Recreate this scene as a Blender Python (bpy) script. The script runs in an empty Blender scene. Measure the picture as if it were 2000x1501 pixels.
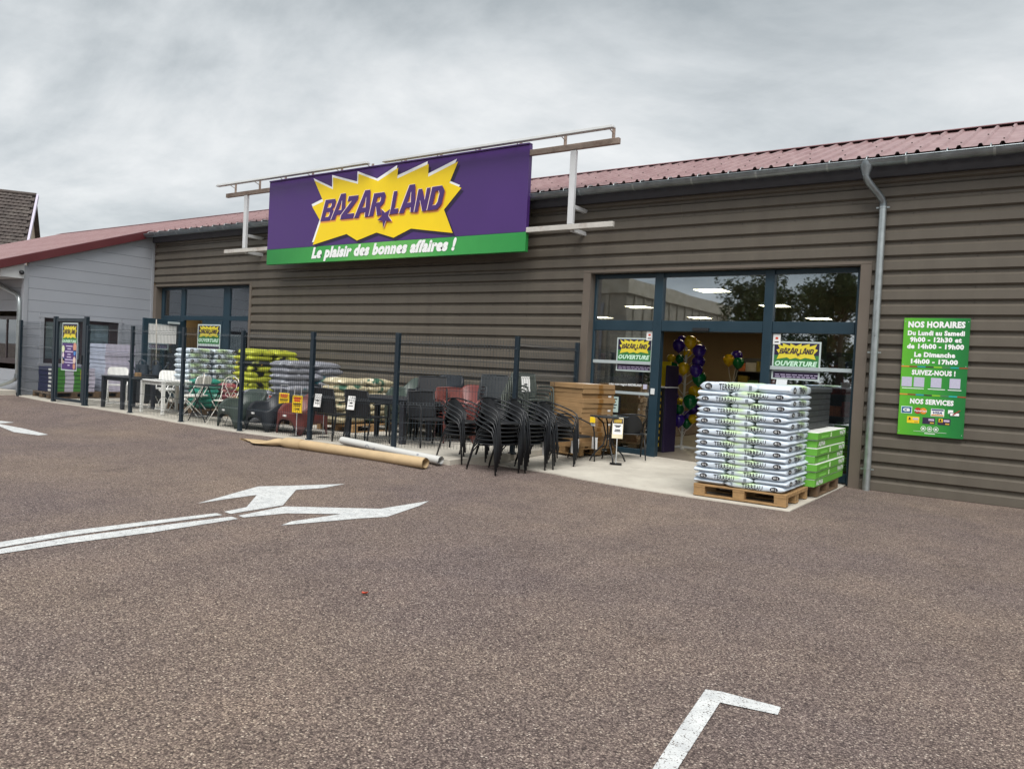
import bpy, bmesh, math, random
from mathutils import Vector, Matrix
from mathutils.bvhtree import BVHTree
random.seed(7)
sc = bpy.context.scene
COL = sc.collection
R = math.radians
# ------------------------------------------------------------------ camera
def cam_matrix(yaw, pitch, roll, loc):
    cy, sy, cp, sp = math.cos(yaw), math.sin(yaw), math.cos(pitch), math.sin(pitch)
    fwd = Vector((sy*cp, cy*cp, sp)); right = Vector((cy, -sy, 0)); up = right.cross(fwd)
    r2 = math.cos(roll)*right + math.sin(roll)*up
    u2 = -math.sin(roll)*right + math.cos(roll)*up
    m = Matrix((r2, u2, -fwd)).transposed().to_4x4(); m.translation = loc
    return m
cd = bpy.data.cameras.new('camera'); cam = bpy.data.objects.new('camera', cd); COL.objects.link(cam)
cam.matrix_world = cam_matrix(R(-34.758), R(-1.4226), R(2.8474), Vector((0, 0, 1.5)))
cd.sensor_fit = 'HORIZONTAL'; cd.sensor_width = 36; cd.lens = 36*1503/2000; cd.clip_start = .05; cd.clip_end = 2000
sc.camera = cam
# ------------------------------------------------------------------ world, sun, exposure
SUN_EL, SUN_AZ = R(55), R(150)      # azimuth measured clockwise from +Y
w = bpy.data.worlds.new('World'); sc.world = w; w.use_nodes = True
nt = w.node_tree; nt.nodes.clear(); N = nt.nodes.new; LK = nt.links.new
out = N('ShaderNodeOutputWorld')
sky = N('ShaderNodeTexSky'); sky.sky_type = 'NISHITA'; sky.sun_disc = False
sky.sun_elevation = SUN_EL; sky.sun_rotation = SUN_AZ; sky.altitude = 200
bg1 = N('ShaderNodeBackground'); bg1.inputs[1].default_value = .1; LK(sky.outputs[0], bg1.inputs[0])
tc = N('ShaderNodeTexCoord'); sep = N('ShaderNodeSeparateXYZ'); LK(tc.outputs['Generated'], sep.inputs[0])
def wmath(op, a, b=None, clamp=False):
    n = N('ShaderNodeMath'); n.operation = op; n.use_clamp = clamp
    for i, v in enumerate((a, b)):
        if v is None: continue
        if isinstance(v, (int, float)): n.inputs[i].default_value = v
        else: LK(v, n.inputs[i])
    return n.outputs[0]
zz = wmath('ADD', wmath('MAXIMUM', sep.outputs[2], 0.0), .16)
cmb = N('ShaderNodeCombineXYZ'); LK(wmath('DIVIDE', sep.outputs[0], zz), cmb.inputs[0]); LK(wmath('DIVIDE', sep.outputs[1], zz), cmb.inputs[1])
mp = N('ShaderNodeMapping'); mp.inputs['Location'].default_value = (-8.8, 17.8, 0); mp.inputs['Rotation'].default_value = (0, 0, R(100)); mp.inputs['Scale'].default_value = (.75, 1.0, 1); LK(cmb.outputs[0], mp.inputs[0])
n1 = N('ShaderNodeTexNoise'); n1.inputs['Scale'].default_value = .8; n1.inputs['Detail'].default_value = 9; n1.inputs['Roughness'].default_value = .57; n1.inputs['Distortion'].default_value = .5; LK(mp.outputs[0], n1.inputs[0])
n2 = N('ShaderNodeTexNoise'); n2.inputs['Scale'].default_value = .3; n2.inputs['Detail'].default_value = 3; LK(mp.outputs[0], n2.inputs[0])
n3 = N('ShaderNodeTexNoise'); n3.inputs['Scale'].default_value = 3.4; n3.inputs['Detail'].default_value = 10; n3.inputs['Roughness'].default_value = .62; n3.inputs['Distortion'].default_value = .2; LK(mp.outputs[0], n3.inputs[0])
mixv = wmath('ADD', wmath('ADD', wmath('MULTIPLY', n1.outputs[0], .52), wmath('MULTIPLY', n2.outputs[0], .45)), wmath('MULTIPLY', wmath('SUBTRACT', n3.outputs[0], .5), .11))
mixv = wmath('ADD', mixv, .012)
hor = wmath('MULTIPLY', wmath('POWER', wmath('SUBTRACT', 1.0, wmath('MAXIMUM', sep.outputs[2], 0.0)), 4.0), .10)
val = wmath('ADD', mixv, hor)
cr = N('ShaderNodeValToRGB'); LK(val, cr.inputs[0])
els = cr.color_ramp.elements
els[0].position = .39; els[0].color = (.14, .162, .175, 1)
els[1].position = .62; els[1].color = (.475, .482, .480, 1)
for p, c in ((.445, (.222, .242, .253, 1)), (.51, (.315, .333, .342, 1)), (.575, (.41, .420, .423, 1))):
    e = els.new(p); e.color = c
bg2 = N('ShaderNodeBackground'); bg2.inputs[1].default_value = 1.0; LK(cr.outputs[0], bg2.inputs[0])
mx = N('ShaderNodeMixShader'); mx.inputs[0].default_value = .96; LK(bg1.outputs[0], mx.inputs[1]); LK(bg2.outputs[0], mx.inputs[2]); LK(mx.outputs[0], out.inputs[0])
sl = bpy.data.lights.new('sun', 'SUN'); sl.energy = 1.9; sl.angle = R(45); sl.color = (1, .97, .93)
so = bpy.data.objects.new('sun', sl); COL.objects.link(so); so.location = (0, 0, 30)
sd = Vector((math.sin(SUN_AZ)*math.cos(SUN_EL), math.cos(SUN_AZ)*math.cos(SUN_EL), math.sin(SUN_EL)))
so.rotation_euler = sd.to_track_quat('Z', 'Y').to_euler()
vs = sc.view_settings; vs.view_transform = 'Standard'; vs.look = 'None'; vs.gamma = 1; vs.exposure = 1.05; vs.use_curve_mapping = False

# ------------------------------------------------------------------ helpers
def lin(h):
    h = h.lstrip('#'); o = []
    for i in (0, 2, 4):
        c = int(h[i:i+2], 16)/255
        o.append(c/12.92 if c <= .04045 else ((c+.055)/1.055)**2.4)
    return tuple(o)+(1,)
MATS = {}
def nodes_of(name):
    m = bpy.data.materials.new(name); m.use_nodes = True; MATS[name] = m
    t = m.node_tree; p = t.nodes['Principled BSDF']
    return m, t, p
def mathn(t, op, a, b=None, clamp=False):
    n = t.nodes.new('ShaderNodeMath'); n.operation = op; n.use_clamp = clamp
    for i, v in enumerate((a, b)):
        if v is None: continue
        if isinstance(v, (int, float)): n.inputs[i].default_value = v
        else: t.links.new(v, n.inputs[i])
    return n.outputs[0]
def mixc(t, fac, a, b, mode='MIX'):
    n = t.nodes.new('ShaderNodeMix'); n.data_type = 'RGBA'; n.blend_type = mode
    if isinstance(fac, (int, float)): n.inputs[0].default_value = fac
    else: t.links.new(fac, n.inputs[0])
    for i, v in ((6, a), (7, b)):
        if isinstance(v, tuple): n.inputs[i].default_value = v
        else: t.links.new(v, n.inputs[i])
    return n.outputs[2]
def noise(t, vec, scale, detail=3, rough=.5, w=None):
    n = t.nodes.new('ShaderNodeTexNoise'); n.inputs['Scale'].default_value = scale; n.inputs['Detail'].default_value = detail; n.inputs['Roughness'].default_value = rough
    if w is not None:
        n.noise_dimensions = '4D'; t.links.new(w, n.inputs['W'])
    t.links.new(vec, n.inputs['Vector']); return n.outputs[0]
def ramp(t, fac, pts, interp='LINEAR'):
    n = t.nodes.new('ShaderNodeValToRGB'); n.color_ramp.interpolation = interp
    e = n.color_ramp.elements
    e[0].position, e[0].color = pts[0]; e[1].position, e[1].color = pts[-1]
    for p, c in pts[1:-1]:
        x = e.new(p); x.color = c
    if fac is not None: t.links.new(fac, n.inputs[0])
    return n.outputs[0]
def coords(t, which='Object'):
    return t.nodes.new('ShaderNodeTexCoord').outputs[which]
def objrand(t):
    return mathn(t, 'MULTIPLY', t.nodes.new('ShaderNodeObjectInfo').outputs['Random'], 20.0)
def bump(t, p, h, strength=.3, dist=.01):
    b = t.nodes.new('ShaderNodeBump'); b.inputs['Strength'].default_value = strength; b.inputs['Distance'].default_value = dist
    t.links.new(h, b.inputs['Height']); t.links.new(b.outputs[0], p.inputs['Normal'])
def M(name, col, rough=.6, var=.12, scale=5, metal=0, bmp=0, bscale=80, spec=.5, dirt=0, dirtcol='#4a4038', bdist=.004):
    if name in MATS: return MATS[name]
    m, t, p = nodes_of(name); c = lin(col) if isinstance(col, str) else col
    v = coords(t); wv = objrand(t)
    n = noise(t, v, scale, 4, .6, wv)
    a = tuple(min(1, x*(1-var)) for x in c[:3])+(1,); b = tuple(min(1, x*(1+var)) for x in c[:3])+(1,)
    colr = ramp(t, n, [(.3, a), (.7, b)])
    if dirt:
        d = ramp(t, noise(t, v, scale*.4, 6, .65, wv), [(.5, (0, 0, 0, 1)), (.75, (1, 1, 1, 1))])
        colr = mixc(t, mathn(t, 'MULTIPLY', d, dirt), colr, lin(dirtcol))
    t.links.new(colr, p.inputs['Base Color'])
    r = ramp(t, n, [(.3, (max(0, rough-.08),)*3+(1,)), (.7, (min(1, rough+.08),)*3+(1,))])
    t.links.new(r, p.inputs['Roughness']); p.inputs['Metallic'].default_value = metal; p.inputs['Specular IOR Level'].default_value = spec
    if bmp: bump(t, p, noise(t, v, bscale, 4, .6, wv), bmp, bdist)
    return m
def setp(o, label=None, cat=None, group=None, kind=None):
    for k, v in (('label', label), ('category', cat), ('group', group), ('kind', kind)):
        if v: o[k] = v
    return o
def thing(name, label, cat, loc=(0, 0, 0), rz=0, group=None):
    o = bpy.data.objects.new(name, None); COL.objects.link(o); o.empty_display_size = .2
    o.location = loc; o.rotation_euler = (0, 0, rz)
    return setp(o, label, cat, group)
def link_mesh(name, me, mat, parent=None):
    o = bpy.data.objects.new(name, me); COL.objects.link(o)
    if mat is not None and len(me.materials) == 0: me.materials.append(mat)
    if parent is not None: o.parent = parent
    return o
def copy_tree(o, parent=None):
    c = o.copy(); COL.objects.link(c)
    if parent is not None: c.parent = parent
    for ch in list(o.children): copy_tree(ch, c)
    return c
def dup(root, loc, rz=None, label=None, group=None):
    c = copy_tree(root); c.location = loc
    if rz is not None: c.rotation_euler = (0, 0, rz)
    if label: c['label'] = label
    if group: c['group'] = group
    return c
def basis(d):
    d = d.normalized(); a = Vector((0, 0, 1)) if abs(d.z) < .9 else Vector((1, 0, 0))
    u = d.cross(a).normalized(); return u, d.cross(u).normalized()
class MB:
    def __init__(s): s.v = []; s.f = []; s.mi = []
    def _add(s, vs, fs, mi=0):
        b = len(s.v); s.v += [tuple(x) for x in vs]; s.f += [tuple(i+b for i in f) for f in fs]; s.mi += [mi]*len(fs)
    def box(s, x0, x1, y0, y1, z0, z1, mi=0):
        if x0 > x1: x0, x1 = x1, x0
        if y0 > y1: y0, y1 = y1, y0
        if z0 > z1: z0, z1 = z1, z0
        s._add([(x0,y0,z0),(x1,y0,z0),(x1,y1,z0),(x0,y1,z0),(x0,y0,z1),(x1,y0,z1),(x1,y1,z1),(x0,y1,z1)],
               [(3,2,1,0),(4,5,6,7),(0,1,5,4),(1,2,6,5),(2,3,7,6),(3,0,4,7)], mi); return s
    def hexa(s, p, mi=0):   # 8 points, order as box
        s._add(p, [(3,2,1,0),(4,5,6,7),(0,1,5,4),(1,2,6,5),(2,3,7,6),(3,0,4,7)], mi); return s
    def poly(s, pts, mi=0):
        s._add(pts, [tuple(range(len(pts)))], mi); return s
    def prism(s, pts, y0, y1, mi=0):     # polygon in XZ (seen from -Y counterclockwise), from y0 (front) to y1
        n = len(pts)
        vs = [(x, y0, z) for x, z in pts]+[(x, y1, z) for x, z in pts]
        s._add(vs, [tuple(range(n)), tuple(range(2*n-1, n-1, -1))]+[(i, i+n, (i+1) % n+n, (i+1) % n) for i in range(n)], mi); return s
    def tube(s, pts, r, n=8, closed=False, cap=True, mi=0):
        pts = [Vector(p) for p in pts]; k = len(pts); rs = r if isinstance(r, (list, tuple)) else [r]*k
        rings = []; u = None
        for i, p in enumerate(pts):
            if closed: d = pts[(i+1) % k]-pts[i-1]
            else: d = pts[min(i+1, k-1)]-pts[max(i-1, 0)]
            d.normalize()
            if u is None: u, vv = basis(d)
            else:
                u = (u-d*u.dot(d)); u.normalize()
            vv = d.cross(u)
            rings.append([p+(u*math.cos(2*math.pi*j/n)+vv*math.sin(2*math.pi*j/n))*rs[i] for j in range(n)])
        vs = [q for ring in rings for q in ring]; fs = []
        for i in range(k if closed else k-1):
            a, b = i*n, ((i+1) % k)*n
            for j in range(n): fs.append((a+j, a+(j+1) % n, b+(j+1) % n, b+j))
        if cap and not closed:
            fs.append(tuple(range(n-1, -1, -1))); fs.append(tuple((k-1)*n+j for j in range(n)))
        s._add(vs, fs, mi); return s
    def cyl(s, a, b, r, n=12, r2=None, mi=0):
        return s.tube([a, b], [r, r if r2 is None else r2], n, mi=mi)
    def lathe(s, prof, n=24, c=(0, 0, 0), mi=0):
        k = len(prof); vs = [(c[0]+r*math.cos(2*math.pi*j/n), c[1]+r*math.sin(2*math.pi*j/n), c[2]+z) for r, z in prof for j in range(n)]
        fs = [(i*n+j, i*n+(j+1) % n, (i+1)*n+(j+1) % n, (i+1)*n+j) for i in range(k-1) for j in range(n)]
        if prof[0][0] > 1e-5: fs.append(tuple(range(n-1, -1, -1)))
        if prof[-1][0] > 1e-5: fs.append(tuple((k-1)*n+j for j in range(n)))
        s._add(vs, fs, mi); return s
    def grid(s, fn, nu, nv, mi=0, wrapu=False):
        vs = [fn(i/(nu if wrapu else nu-1), j/(nv-1)) for j in range(nv) for i in range(nu)]
        fs = [(j*nu+i, j*nu+(i+1) % nu, (j+1)*nu+(i+1) % nu, (j+1)*nu+i) for j in range(nv-1) for i in range(nu if wrapu else nu-1)]
        s._add(vs, fs, mi); return s
    def mesh(s, name='m', off=None, smooth=False, bevel=0, seg=1, weld=False):
        me = bpy.data.meshes.new(name)
        vs = s.v if off is None else [(a-off[0], b-off[1], c-off[2]) for a, b, c in s.v]
        me.from_pydata(vs, [], s.f)
        for p, i in zip(me.polygons, s.mi): p.material_index = i
        if bevel or weld:
            bm = bmesh.new(); bm.from_mesh(me)
            if weld: bmesh.ops.remove_doubles(bm, verts=bm.verts, dist=1e-4)
            if bevel: bmesh.ops.bevel(bm, geom=bm.edges[:], offset=bevel, segments=seg, affect='EDGES', profile=.5, clamp_overlap=True)
            bm.to_mesh(me); bm.free()
        if smooth:
            for p in me.polygons: p.use_smooth = True
            if smooth == 'auto':
                bm = bmesh.new(); bm.from_mesh(me)
                for e in bm.edges: e.smooth = not (len(e.link_faces) != 2 or e.calc_face_angle(0) > R(40))
                bm.to_mesh(me); bm.free()
        me.update(); return me
    def build(s, name, mat, parent=None, world=False, smooth=False, bevel=0, seg=1, kind=None, weld=False):
        off = parent.matrix_basis.translation if (world and parent is not None) else None
        if world and parent is not None and parent.parent is not None: off = off + parent.parent.matrix_basis.translation
        me = s.mesh(name, off, smooth, bevel, seg, weld)
        for m in (mat if isinstance(mat, (list, tuple)) else [mat]): me.materials.append(m)
        o = link_mesh(name, me, None, parent)
        if kind: o['kind'] = kind
        return o
# ------------------------------------------------------------------ lettering
_txt = {}
def glyphs(s, bold=0.0, shear=0.0, res=2):
    key = (s, bold, shear, res)
    if key in _txt: return _txt[key]
    cu = bpy.data.curves.new('t', 'FONT'); cu.body = s; cu.size = 1; cu.offset = bold; cu.shear = shear; cu.resolution_u = res
    if bold: cu.space_character = 1+bold*1.6
    o = bpy.data.objects.new('t', cu); COL.objects.link(o)
    dg = bpy.context.evaluated_depsgraph_get(); dg.update()
    me = bpy.data.meshes.new_from_object(o.evaluated_get(dg))
    vs = [v.co[:2] for v in me.vertices]; fs = [tuple(p.vertices) for p in me.polygons]
    bpy.data.objects.remove(o); bpy.data.curves.remove(cu); bpy.data.meshes.remove(me)
    x0 = min(v[0] for v in vs); x1 = max(v[0] for v in vs); y0 = min(v[1] for v in vs); y1 = max(v[1] for v in vs)
    vs = [((x-x0)/(x1-x0), (y-y0)/(y1-y0)) for x, y in vs]
    _txt[key] = (vs, fs, (x1-x0)/(y1-y0)); return _txt[key]
def text_into(mb, s, x0, z0, wdt, hgt, y, bold=.02, shear=0, res=2, fit=True, centre=False, mi=0):
    """lettering in the XZ plane facing -Y; (x0,z0) lower left of the ink box"""
    vs, fs, asp = glyphs(s, bold, shear, res)
    if wdt is None: wdt = hgt*asp
    if centre: x0 -= wdt/2; z0 -= hgt/2
    pts = [(x0+u*wdt, y, z0+v*hgt) for u, v in vs]
    ok = []
    for f in fs:      # face towards -Y
        a, b, c = [pts[i] for i in f[:3]]
        nrm = (b[2]-a[2])*(c[0]-a[0])-(b[0]-a[0])*(c[2]-a[2])
        ok.append(f if nrm < 0 else f[::-1])
    mb._add(pts, ok, mi); return mb
# ------------------------------------------------------------------ terrain heights
GX = [-60,-26,-20.5,-18.7,-17.2,-15.4,-13.6,-11.8,-9.9,-8,60]
GZ = [.3,.25,.2,.15,.155,.14,.105,.09,.115,.15,.15]
def interp(x, X, Z):
    if x <= X[0]: return Z[0]
    for i in range(len(X)-1):
        if x <= X[i+1]: return Z[i]+(Z[i+1]-Z[i])*(x-X[i])/(X[i+1]-X[i])
    return Z[-1]
def pz(x): return interp(x, GX, GZ)          # top of the raised slab
def ez(x, y):                                 # entrance slab
    return .012+max(0, min(1, (y-9)/2.9))*max(0, min(1, (-2.3-x)/3.4))*.09
def sstep(a, b, x):
    k = max(0, min(1, (x-a)/(b-a))); return k*k*(3-2*k)
AX = [-60,-26,-20.5,-18.7,-8.6,-7.2,-6.4,60]
def az(x, y):
    base = pz(x)-.018
    k = interp(x, [-7.6,-6.2,-5.2], [1,.42,0])
    if x > -6.72: k *= 1-sstep(8.45, 9.25, y)
    y0 = interp(x, [-19,-16], [5.5,7.3]); 
    return base*k*sstep(y0, 8.36, y)
Y0 = 11.77
# ------------------------------------------------------------------ materials
def m_asphalt(paint=False):
    m, t, p = nodes_of('road paint' if paint else 'asphalt')
    v = coords(t)
    vo = t.nodes.new('ShaderNodeTexVoronoi'); vo.inputs['Scale'].default_value = 125; t.links.new(v, vo.inputs['Vector'])
    sepc = t.nodes.new('ShaderNodeSeparateColor'); t.links.new(vo.outputs['Color'], sepc.inputs[0])
    stone = ramp(t, sepc.outputs[0], [(0, lin('#564c4a')), (.3, lin('#7a6d68')), (.62, lin('#91837c')), (.86, lin('#a89a90')), (.965, lin('#c3b5a7')), (1, lin('#e0d6c9'))])
    edge = ramp(t, vo.outputs['Distance'], [(.25, (1, 1, 1, 1)), (.8, (.34, .34, .34, 1))])
    stone = mixc(t, .85, stone, edge, 'MULTIPLY')
    f2 = noise(t, v, 260, 2, .7)
    stone = mixc(t, .55, stone, ramp(t, f2, [(.3, (.5, .5, .5, 1)), (.7, (1.3, 1.3, 1.3, 1))]), 'MULTIPLY')
    big = noise(t, v, .32, 5, .6); big2 = noise(t, v, 1.6, 6, .65)
    stone = mixc(t, .75, stone, ramp(t, big, [(.35, lin('#d6d0d8')), (.65, lin('#fff6ea'))]), 'MULTIPLY')
    stone = mixc(t, .6, stone, ramp(t, big2, [(.3, (.72, .7, .72, 1)), (.5, (.95, .95, .95, 1)), (.72, (1.2, 1.17, 1.13, 1))]), 'MULTIPLY')
    spot = ramp(t, noise(t, v, .9, 7, .72), [(.60, (1, 1, 1, 1)), (.70, (.74, .73, .73, 1))]); stone = mixc(t, 1.0, stone, spot, 'MULTIPLY')
    spot2 = ramp(t, noise(t, v, 3.7, 3, .6), [(.70, (1, 1, 1, 1)), (.76, (.66, .65, .65, 1))]); stone = mixc(t, .8, stone, spot2, 'MULTIPLY')
    hgt = mathn(t, 'ADD', mathn(t, 'MULTIPLY', vo.outputs['Distance'], -1.0), mathn(t, 'MULTIPLY', f2, .5))
    if paint:
        worn = mathn(t, 'ADD', mathn(t, 'MULTIPLY', vo.outputs['Distance'], .55), mathn(t, 'MULTIPLY', noise(t, v, 24, 5, .7), .55))
        k = ramp(t, worn, [(.63, (0, 0, 0, 1)), (.76, (.95, .95, .95, 1))])
        pc = ramp(t, noise(t, v, 9, 4, .6), [(.3, lin('#b4b7b8')), (.7, lin('#d2d4d3'))])
        t.links.new(mixc(t, k, pc, stone), p.inputs['Base Color']); bump(t, p, hgt, .35, .006)
    else:
        t.links.new(stone, p.inputs['Base Color']); bump(t, p, hgt, .6, .008)
    p.inputs['Roughness'].default_value = .88; p.inputs['Specular IOR Level'].default_value = .3
    return m
ASPH = m_asphalt(); PAINT = m_asphalt(True)
def m_concrete(name, a, b, stain=.5):
    m, t, p = nodes_of(name); v = coords(t)
    n = noise(t, v, 1.3, 7, .65); c = ramp(t, n, [(.3, lin(a)), (.7, lin(b))])
    c = mixc(t, .35, c, ramp(t, noise(t, v, 120, 3, .7), [(.3, (.7, .7, .7, 1)), (.7, (1.15, 1.15, 1.15, 1))]), 'MULTIPLY')
    d = ramp(t, noise(t, v, 3.1, 6, .7), [(.56, (0, 0, 0, 1)), (.76, (1, 1, 1, 1))])
    c = mixc(t, mathn(t, 'MULTIPLY', d, stain), c, lin('#6f675d'))
    t.links.new(c, p.inputs['Base Color']); p.inputs['Roughness'].default_value = .85; bump(t, p, noise(t, v, 60, 4, .6), .15, .004)
    return m
CONC = m_concrete('slab concrete', '#aba59a', '#c9c4b8', .4)
def m_clad(name, a, b, streak=.25):
    m, t, p = nodes_of(name); v = coords(t)
    mpn = t.nodes.new('ShaderNodeMapping'); mpn.inputs['Scale'].default_value = (1.2, 1.2, .12); t.links.new(v, mpn.inputs[0])
    n = noise(t, mpn.outputs[0], 3.0, 5, .6); c = ramp(t, n, [(.3, lin(a)), (.7, lin(b))])
    n2 = noise(t, v, 7, 6, .7); d = ramp(t, n2, [(.55, (0, 0, 0, 1)), (.8, (1, 1, 1, 1))])
    c = mixc(t, mathn(t, 'MULTIPLY', d, streak), c, lin('#8d8478'))
    t.links.new(c, p.inputs['Base Color'])
    t.links.new(ramp(t, n2, [(.3, (.38, .38, .38, 1)), (.7, (.55, .55, .55, 1))]), p.inputs['Roughness'])
    p.inputs['Specular IOR Level'].default_value = .4
    bump(t, p, noise(t, v, 2.2, 2, .5), .05, .02)
    return m
CLAD = m_clad('brown steel cladding', '#5a544c', '#625c53', .12)
TRIM = M('brown steel trim', '#645b52', .45, .06, 2)
ROOF = m_clad('red roof steel', '#886b6c', '#9c8282', .4)
FASC = M('dark red fascia steel', '#58262a', .4, .08, 1.5)
ZINC = M('zinc', '#8b9397', .38, .2, 6, metal=.85, dirt=.25, dirtcol='#5c6266')
ZINCB = M('bright galvanised steel', '#aab1b2', .35, .12, 9, metal=.8)
GREYP = M('grey wall panel', '#9a9ea5', .5, .04, 1.2)
GREYT = M('grey trim', '#979aa0', .5, .05, 2)
WHT = M('white painted metal', '#c9cbcd', .45, .05, 4, dirt=.15, dirtcol='#9a948c')
RUST = M('rusty painted steel', '#b9b6b0', .6, .1, 5, dirt=.85, dirtcol='#6d4632')
RUST2 = M('brown rusted steel', '#8d7e73', .7, .25, 7, dirt=.8, dirtcol='#54321f', bmp=.3)
ANTH = M('anthracite blue frame', '#1f3541', .38, .08, 3)
FENC = M('dark fence coating', '#182630', .42, .1, 5)
BLK = M('black plastic', '#1a1c1f', .5, .15, 10)
SCREW = M('screw head', '#3c3733', .5, .1, 5)
WOOD = M('pallet wood', '#9a7a52', .8, .28, 9, bmp=.35, bscale=40, dirt=.45, dirtcol='#54442f')
WOODD = M('weathered pallet wood', '#6b5640', .85, .3, 9, bmp=.35, bscale=40, dirt=.5, dirtcol='#3a3129')
CARD = M('cardboard', '#997a54', .8, .14, 4, dirt=.15, dirtcol='#7c5c38')
KRAFT = M('kraft paper', '#b8a07c', .7, .1, 5, bmp=.12, bscale=14)
PAPER = M('white paper', '#e6e6e4', .7, .04, 6)
INK = M('dark ink', '#1d1a22', .6, .05, 6)
PURP = M('purple sign print', '#472b6c', .42, .06, 1.2)
PURPD = M('dark purple print', '#2e2140', .5, .06, 3)
PURPX = M('shadow purple print', '#241a3a', .5, .05, 3)
YEL = M('yellow sign print', '#f0cf12', .4, .05, 1.5)
WHP = M('white print', '#eef0f0', .45, .03, 3)
ORG = M('orange print', '#e89a4e', .45, .05, 3)
GRNP = M('green print', '#2f7f3a', .45, .06, 3)
YELP = M('yellow label print', '#efc91f', .55, .06, 8)
REDP = M('red label print', '#d2452a', .55, .06, 8)
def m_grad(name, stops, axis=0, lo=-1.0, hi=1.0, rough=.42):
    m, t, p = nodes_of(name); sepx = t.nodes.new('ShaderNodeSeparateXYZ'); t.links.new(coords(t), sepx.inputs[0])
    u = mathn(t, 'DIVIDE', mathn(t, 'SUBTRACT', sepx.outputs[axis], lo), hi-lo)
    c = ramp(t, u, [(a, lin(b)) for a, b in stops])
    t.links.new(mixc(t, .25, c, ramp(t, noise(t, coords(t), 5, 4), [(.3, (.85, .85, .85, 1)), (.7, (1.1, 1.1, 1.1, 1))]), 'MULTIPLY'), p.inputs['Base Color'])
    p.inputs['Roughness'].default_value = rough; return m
def m_glass(name='window glass', refl=.25, tint=(.88, .91, .91, 1)):
    m = bpy.data.materials.new(name); m.use_nodes = True; t = m.node_tree; t.nodes.clear(); MATS[name] = m
    o = t.nodes.new('ShaderNodeOutputMaterial'); tr = t.nodes.new('ShaderNodeBsdfTransparent'); tr.inputs[0].default_value = tint
    gl = t.nodes.new('ShaderNodeBsdfGlossy'); gl.inputs['Roughness'].default_value = .015; gl.inputs[0].default_value = (.9, .95, 1, 1)
    lw = t.nodes.new('ShaderNodeFresnel'); lw.inputs[0].default_value = 1.5
    v = coords(t); b = t.nodes.new('ShaderNodeBump'); b.inputs['Strength'].default_value = .03; b.inputs['Distance'].default_value = .02
    t.links.new(noise(t, v, 1.5, 1), b.inputs['Height']); t.links.new(b.outputs[0], gl.inputs['Normal'])
    f = mathn(t, 'ADD', mathn(t, 'MULTIPLY', lw.outputs[0], 1.3), refl, True)
    mxs = t.nodes.new('ShaderNodeMixShader'); t.links.new(f, mxs.inputs[0]); t.links.new(tr.outputs[0], mxs.inputs[1]); t.links.new(gl.outputs[0], mxs.inputs[2]); t.links.new(mxs.outputs[0], o.inputs[0])
    return m
GLASS = m_glass()
def m_emit(name, col, strength):
    m = bpy.data.materials.new(name); m.use_nodes = True; t = m.node_tree; p = t.nodes['Principled BSDF']; MATS[name] = m
    p.inputs['Base Color'].default_value = (.8, .8, .8, 1)
    t.links.new(ramp(t, noise(t, coords(t), 3, 2), [(.3, tuple(x*.94 for x in lin(col)[:3])+(1,)), (.7, lin(col))]), p.inputs['Emission Color'])
    p.inputs['Emission Strength'].default_value = strength; return m
LAMP = m_emit('lit ceiling panel', '#fff0c8', 7.0)

# ------------------------------------------------------------------ ground
def frange(a, b, s):
    n = max(1, round((b-a)/s)); return [a+(b-a)*i/n for i in range(n+1)]
xs = [-400,-150,-60]+frange(-40, -20, 1.0)+frange(-19.5, -7, .5)+[-6.72,-6.70]+frange(-6.5, 3, .5)+[6,15,60,150,400]
ys = [-400,-150,-50,-10,0,3,5]+frange(5.5, 8.4, .29)+[8.6,8.8,9.0,9.26,10.5,Y0+.05,14,20,40,120,400]
mb = MB(); nx = len(xs)
mb.v = [(x, y, az(x, y)) for y in ys for x in xs]
mb.f = [(j*nx+i, j*nx+i+1, (j+1)*nx+i+1, (j+1)*nx+i) for j in range(len(ys)-1) for i in range(nx-1)]; mb.mi = [0]*len(mb.f)
setp(mb.build('parking_lot', ASPH, smooth=True), kind='structure')
# raised slab inside the fence
mb = MB(); px = frange(-20.35, -6.7, .455); edge = lambda x: 8.40 if x < -9.5 else 8.40-(x+9.5)*.055
top = [(x, edge(x), pz(x)) for x in px]; back = [(x, Y0+.25, pz(x)) for x in px]; bot = [(x, edge(x), -.3) for x in px]; n = len(px)
mb._add(top+back+bot, [(i, i+1, n+i+1, n+i) for i in range(n-1)]+[(2*n+i, 2*n+i+1, i+1, i) for i in range(n-1)])
mb.poly([(-6.7, edge(-6.7), -.3), (-6.7, Y0+.25, -.3), (-6.7, Y0+.25, .15), (-6.7, edge(-6.7), .15)])
setp(mb.build('raised_pavement', CONC), kind='structure')
# entrance slab, feathered front edge
mb = MB(); fr = [(-6.69,9.3),(-6.2,9.28),(-5.7,9.24),(-5.2,9.12),(-4.7,9.04),(-4.2,8.99),(-3.5,8.95),(-2.9,8.95),(-2.31,8.97)]
rows = 8; vs_ = []
for j in range(rows+1):
    for x, y in fr:
        yy = y+(12.02-y)*j/rows; vs_.append((x, yy, ez(x, yy)))
n = len(fr); vs_ += [(x, y-.01, -.1) for x, y in fr]
fs_ = [(j*n+i, j*n+i+1, (j+1)*n+i+1, (j+1)*n+i) for j in range(rows) for i in range(n-1)]+[((rows+1)*n+i, (rows+1)*n+i+1, i+1, i) for i in range(n-1)]
mb._add(vs_, fs_); mb.poly([(-2.31, 8.97, -.1), (-2.31, 12.02, -.1), (-2.31, 12.02, ez(-2.31, 12.02)), (-2.31, 8.97, ez(-2.31, 8.97))])
setp(mb.build('entrance_pavement', CONC), kind='structure')
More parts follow.
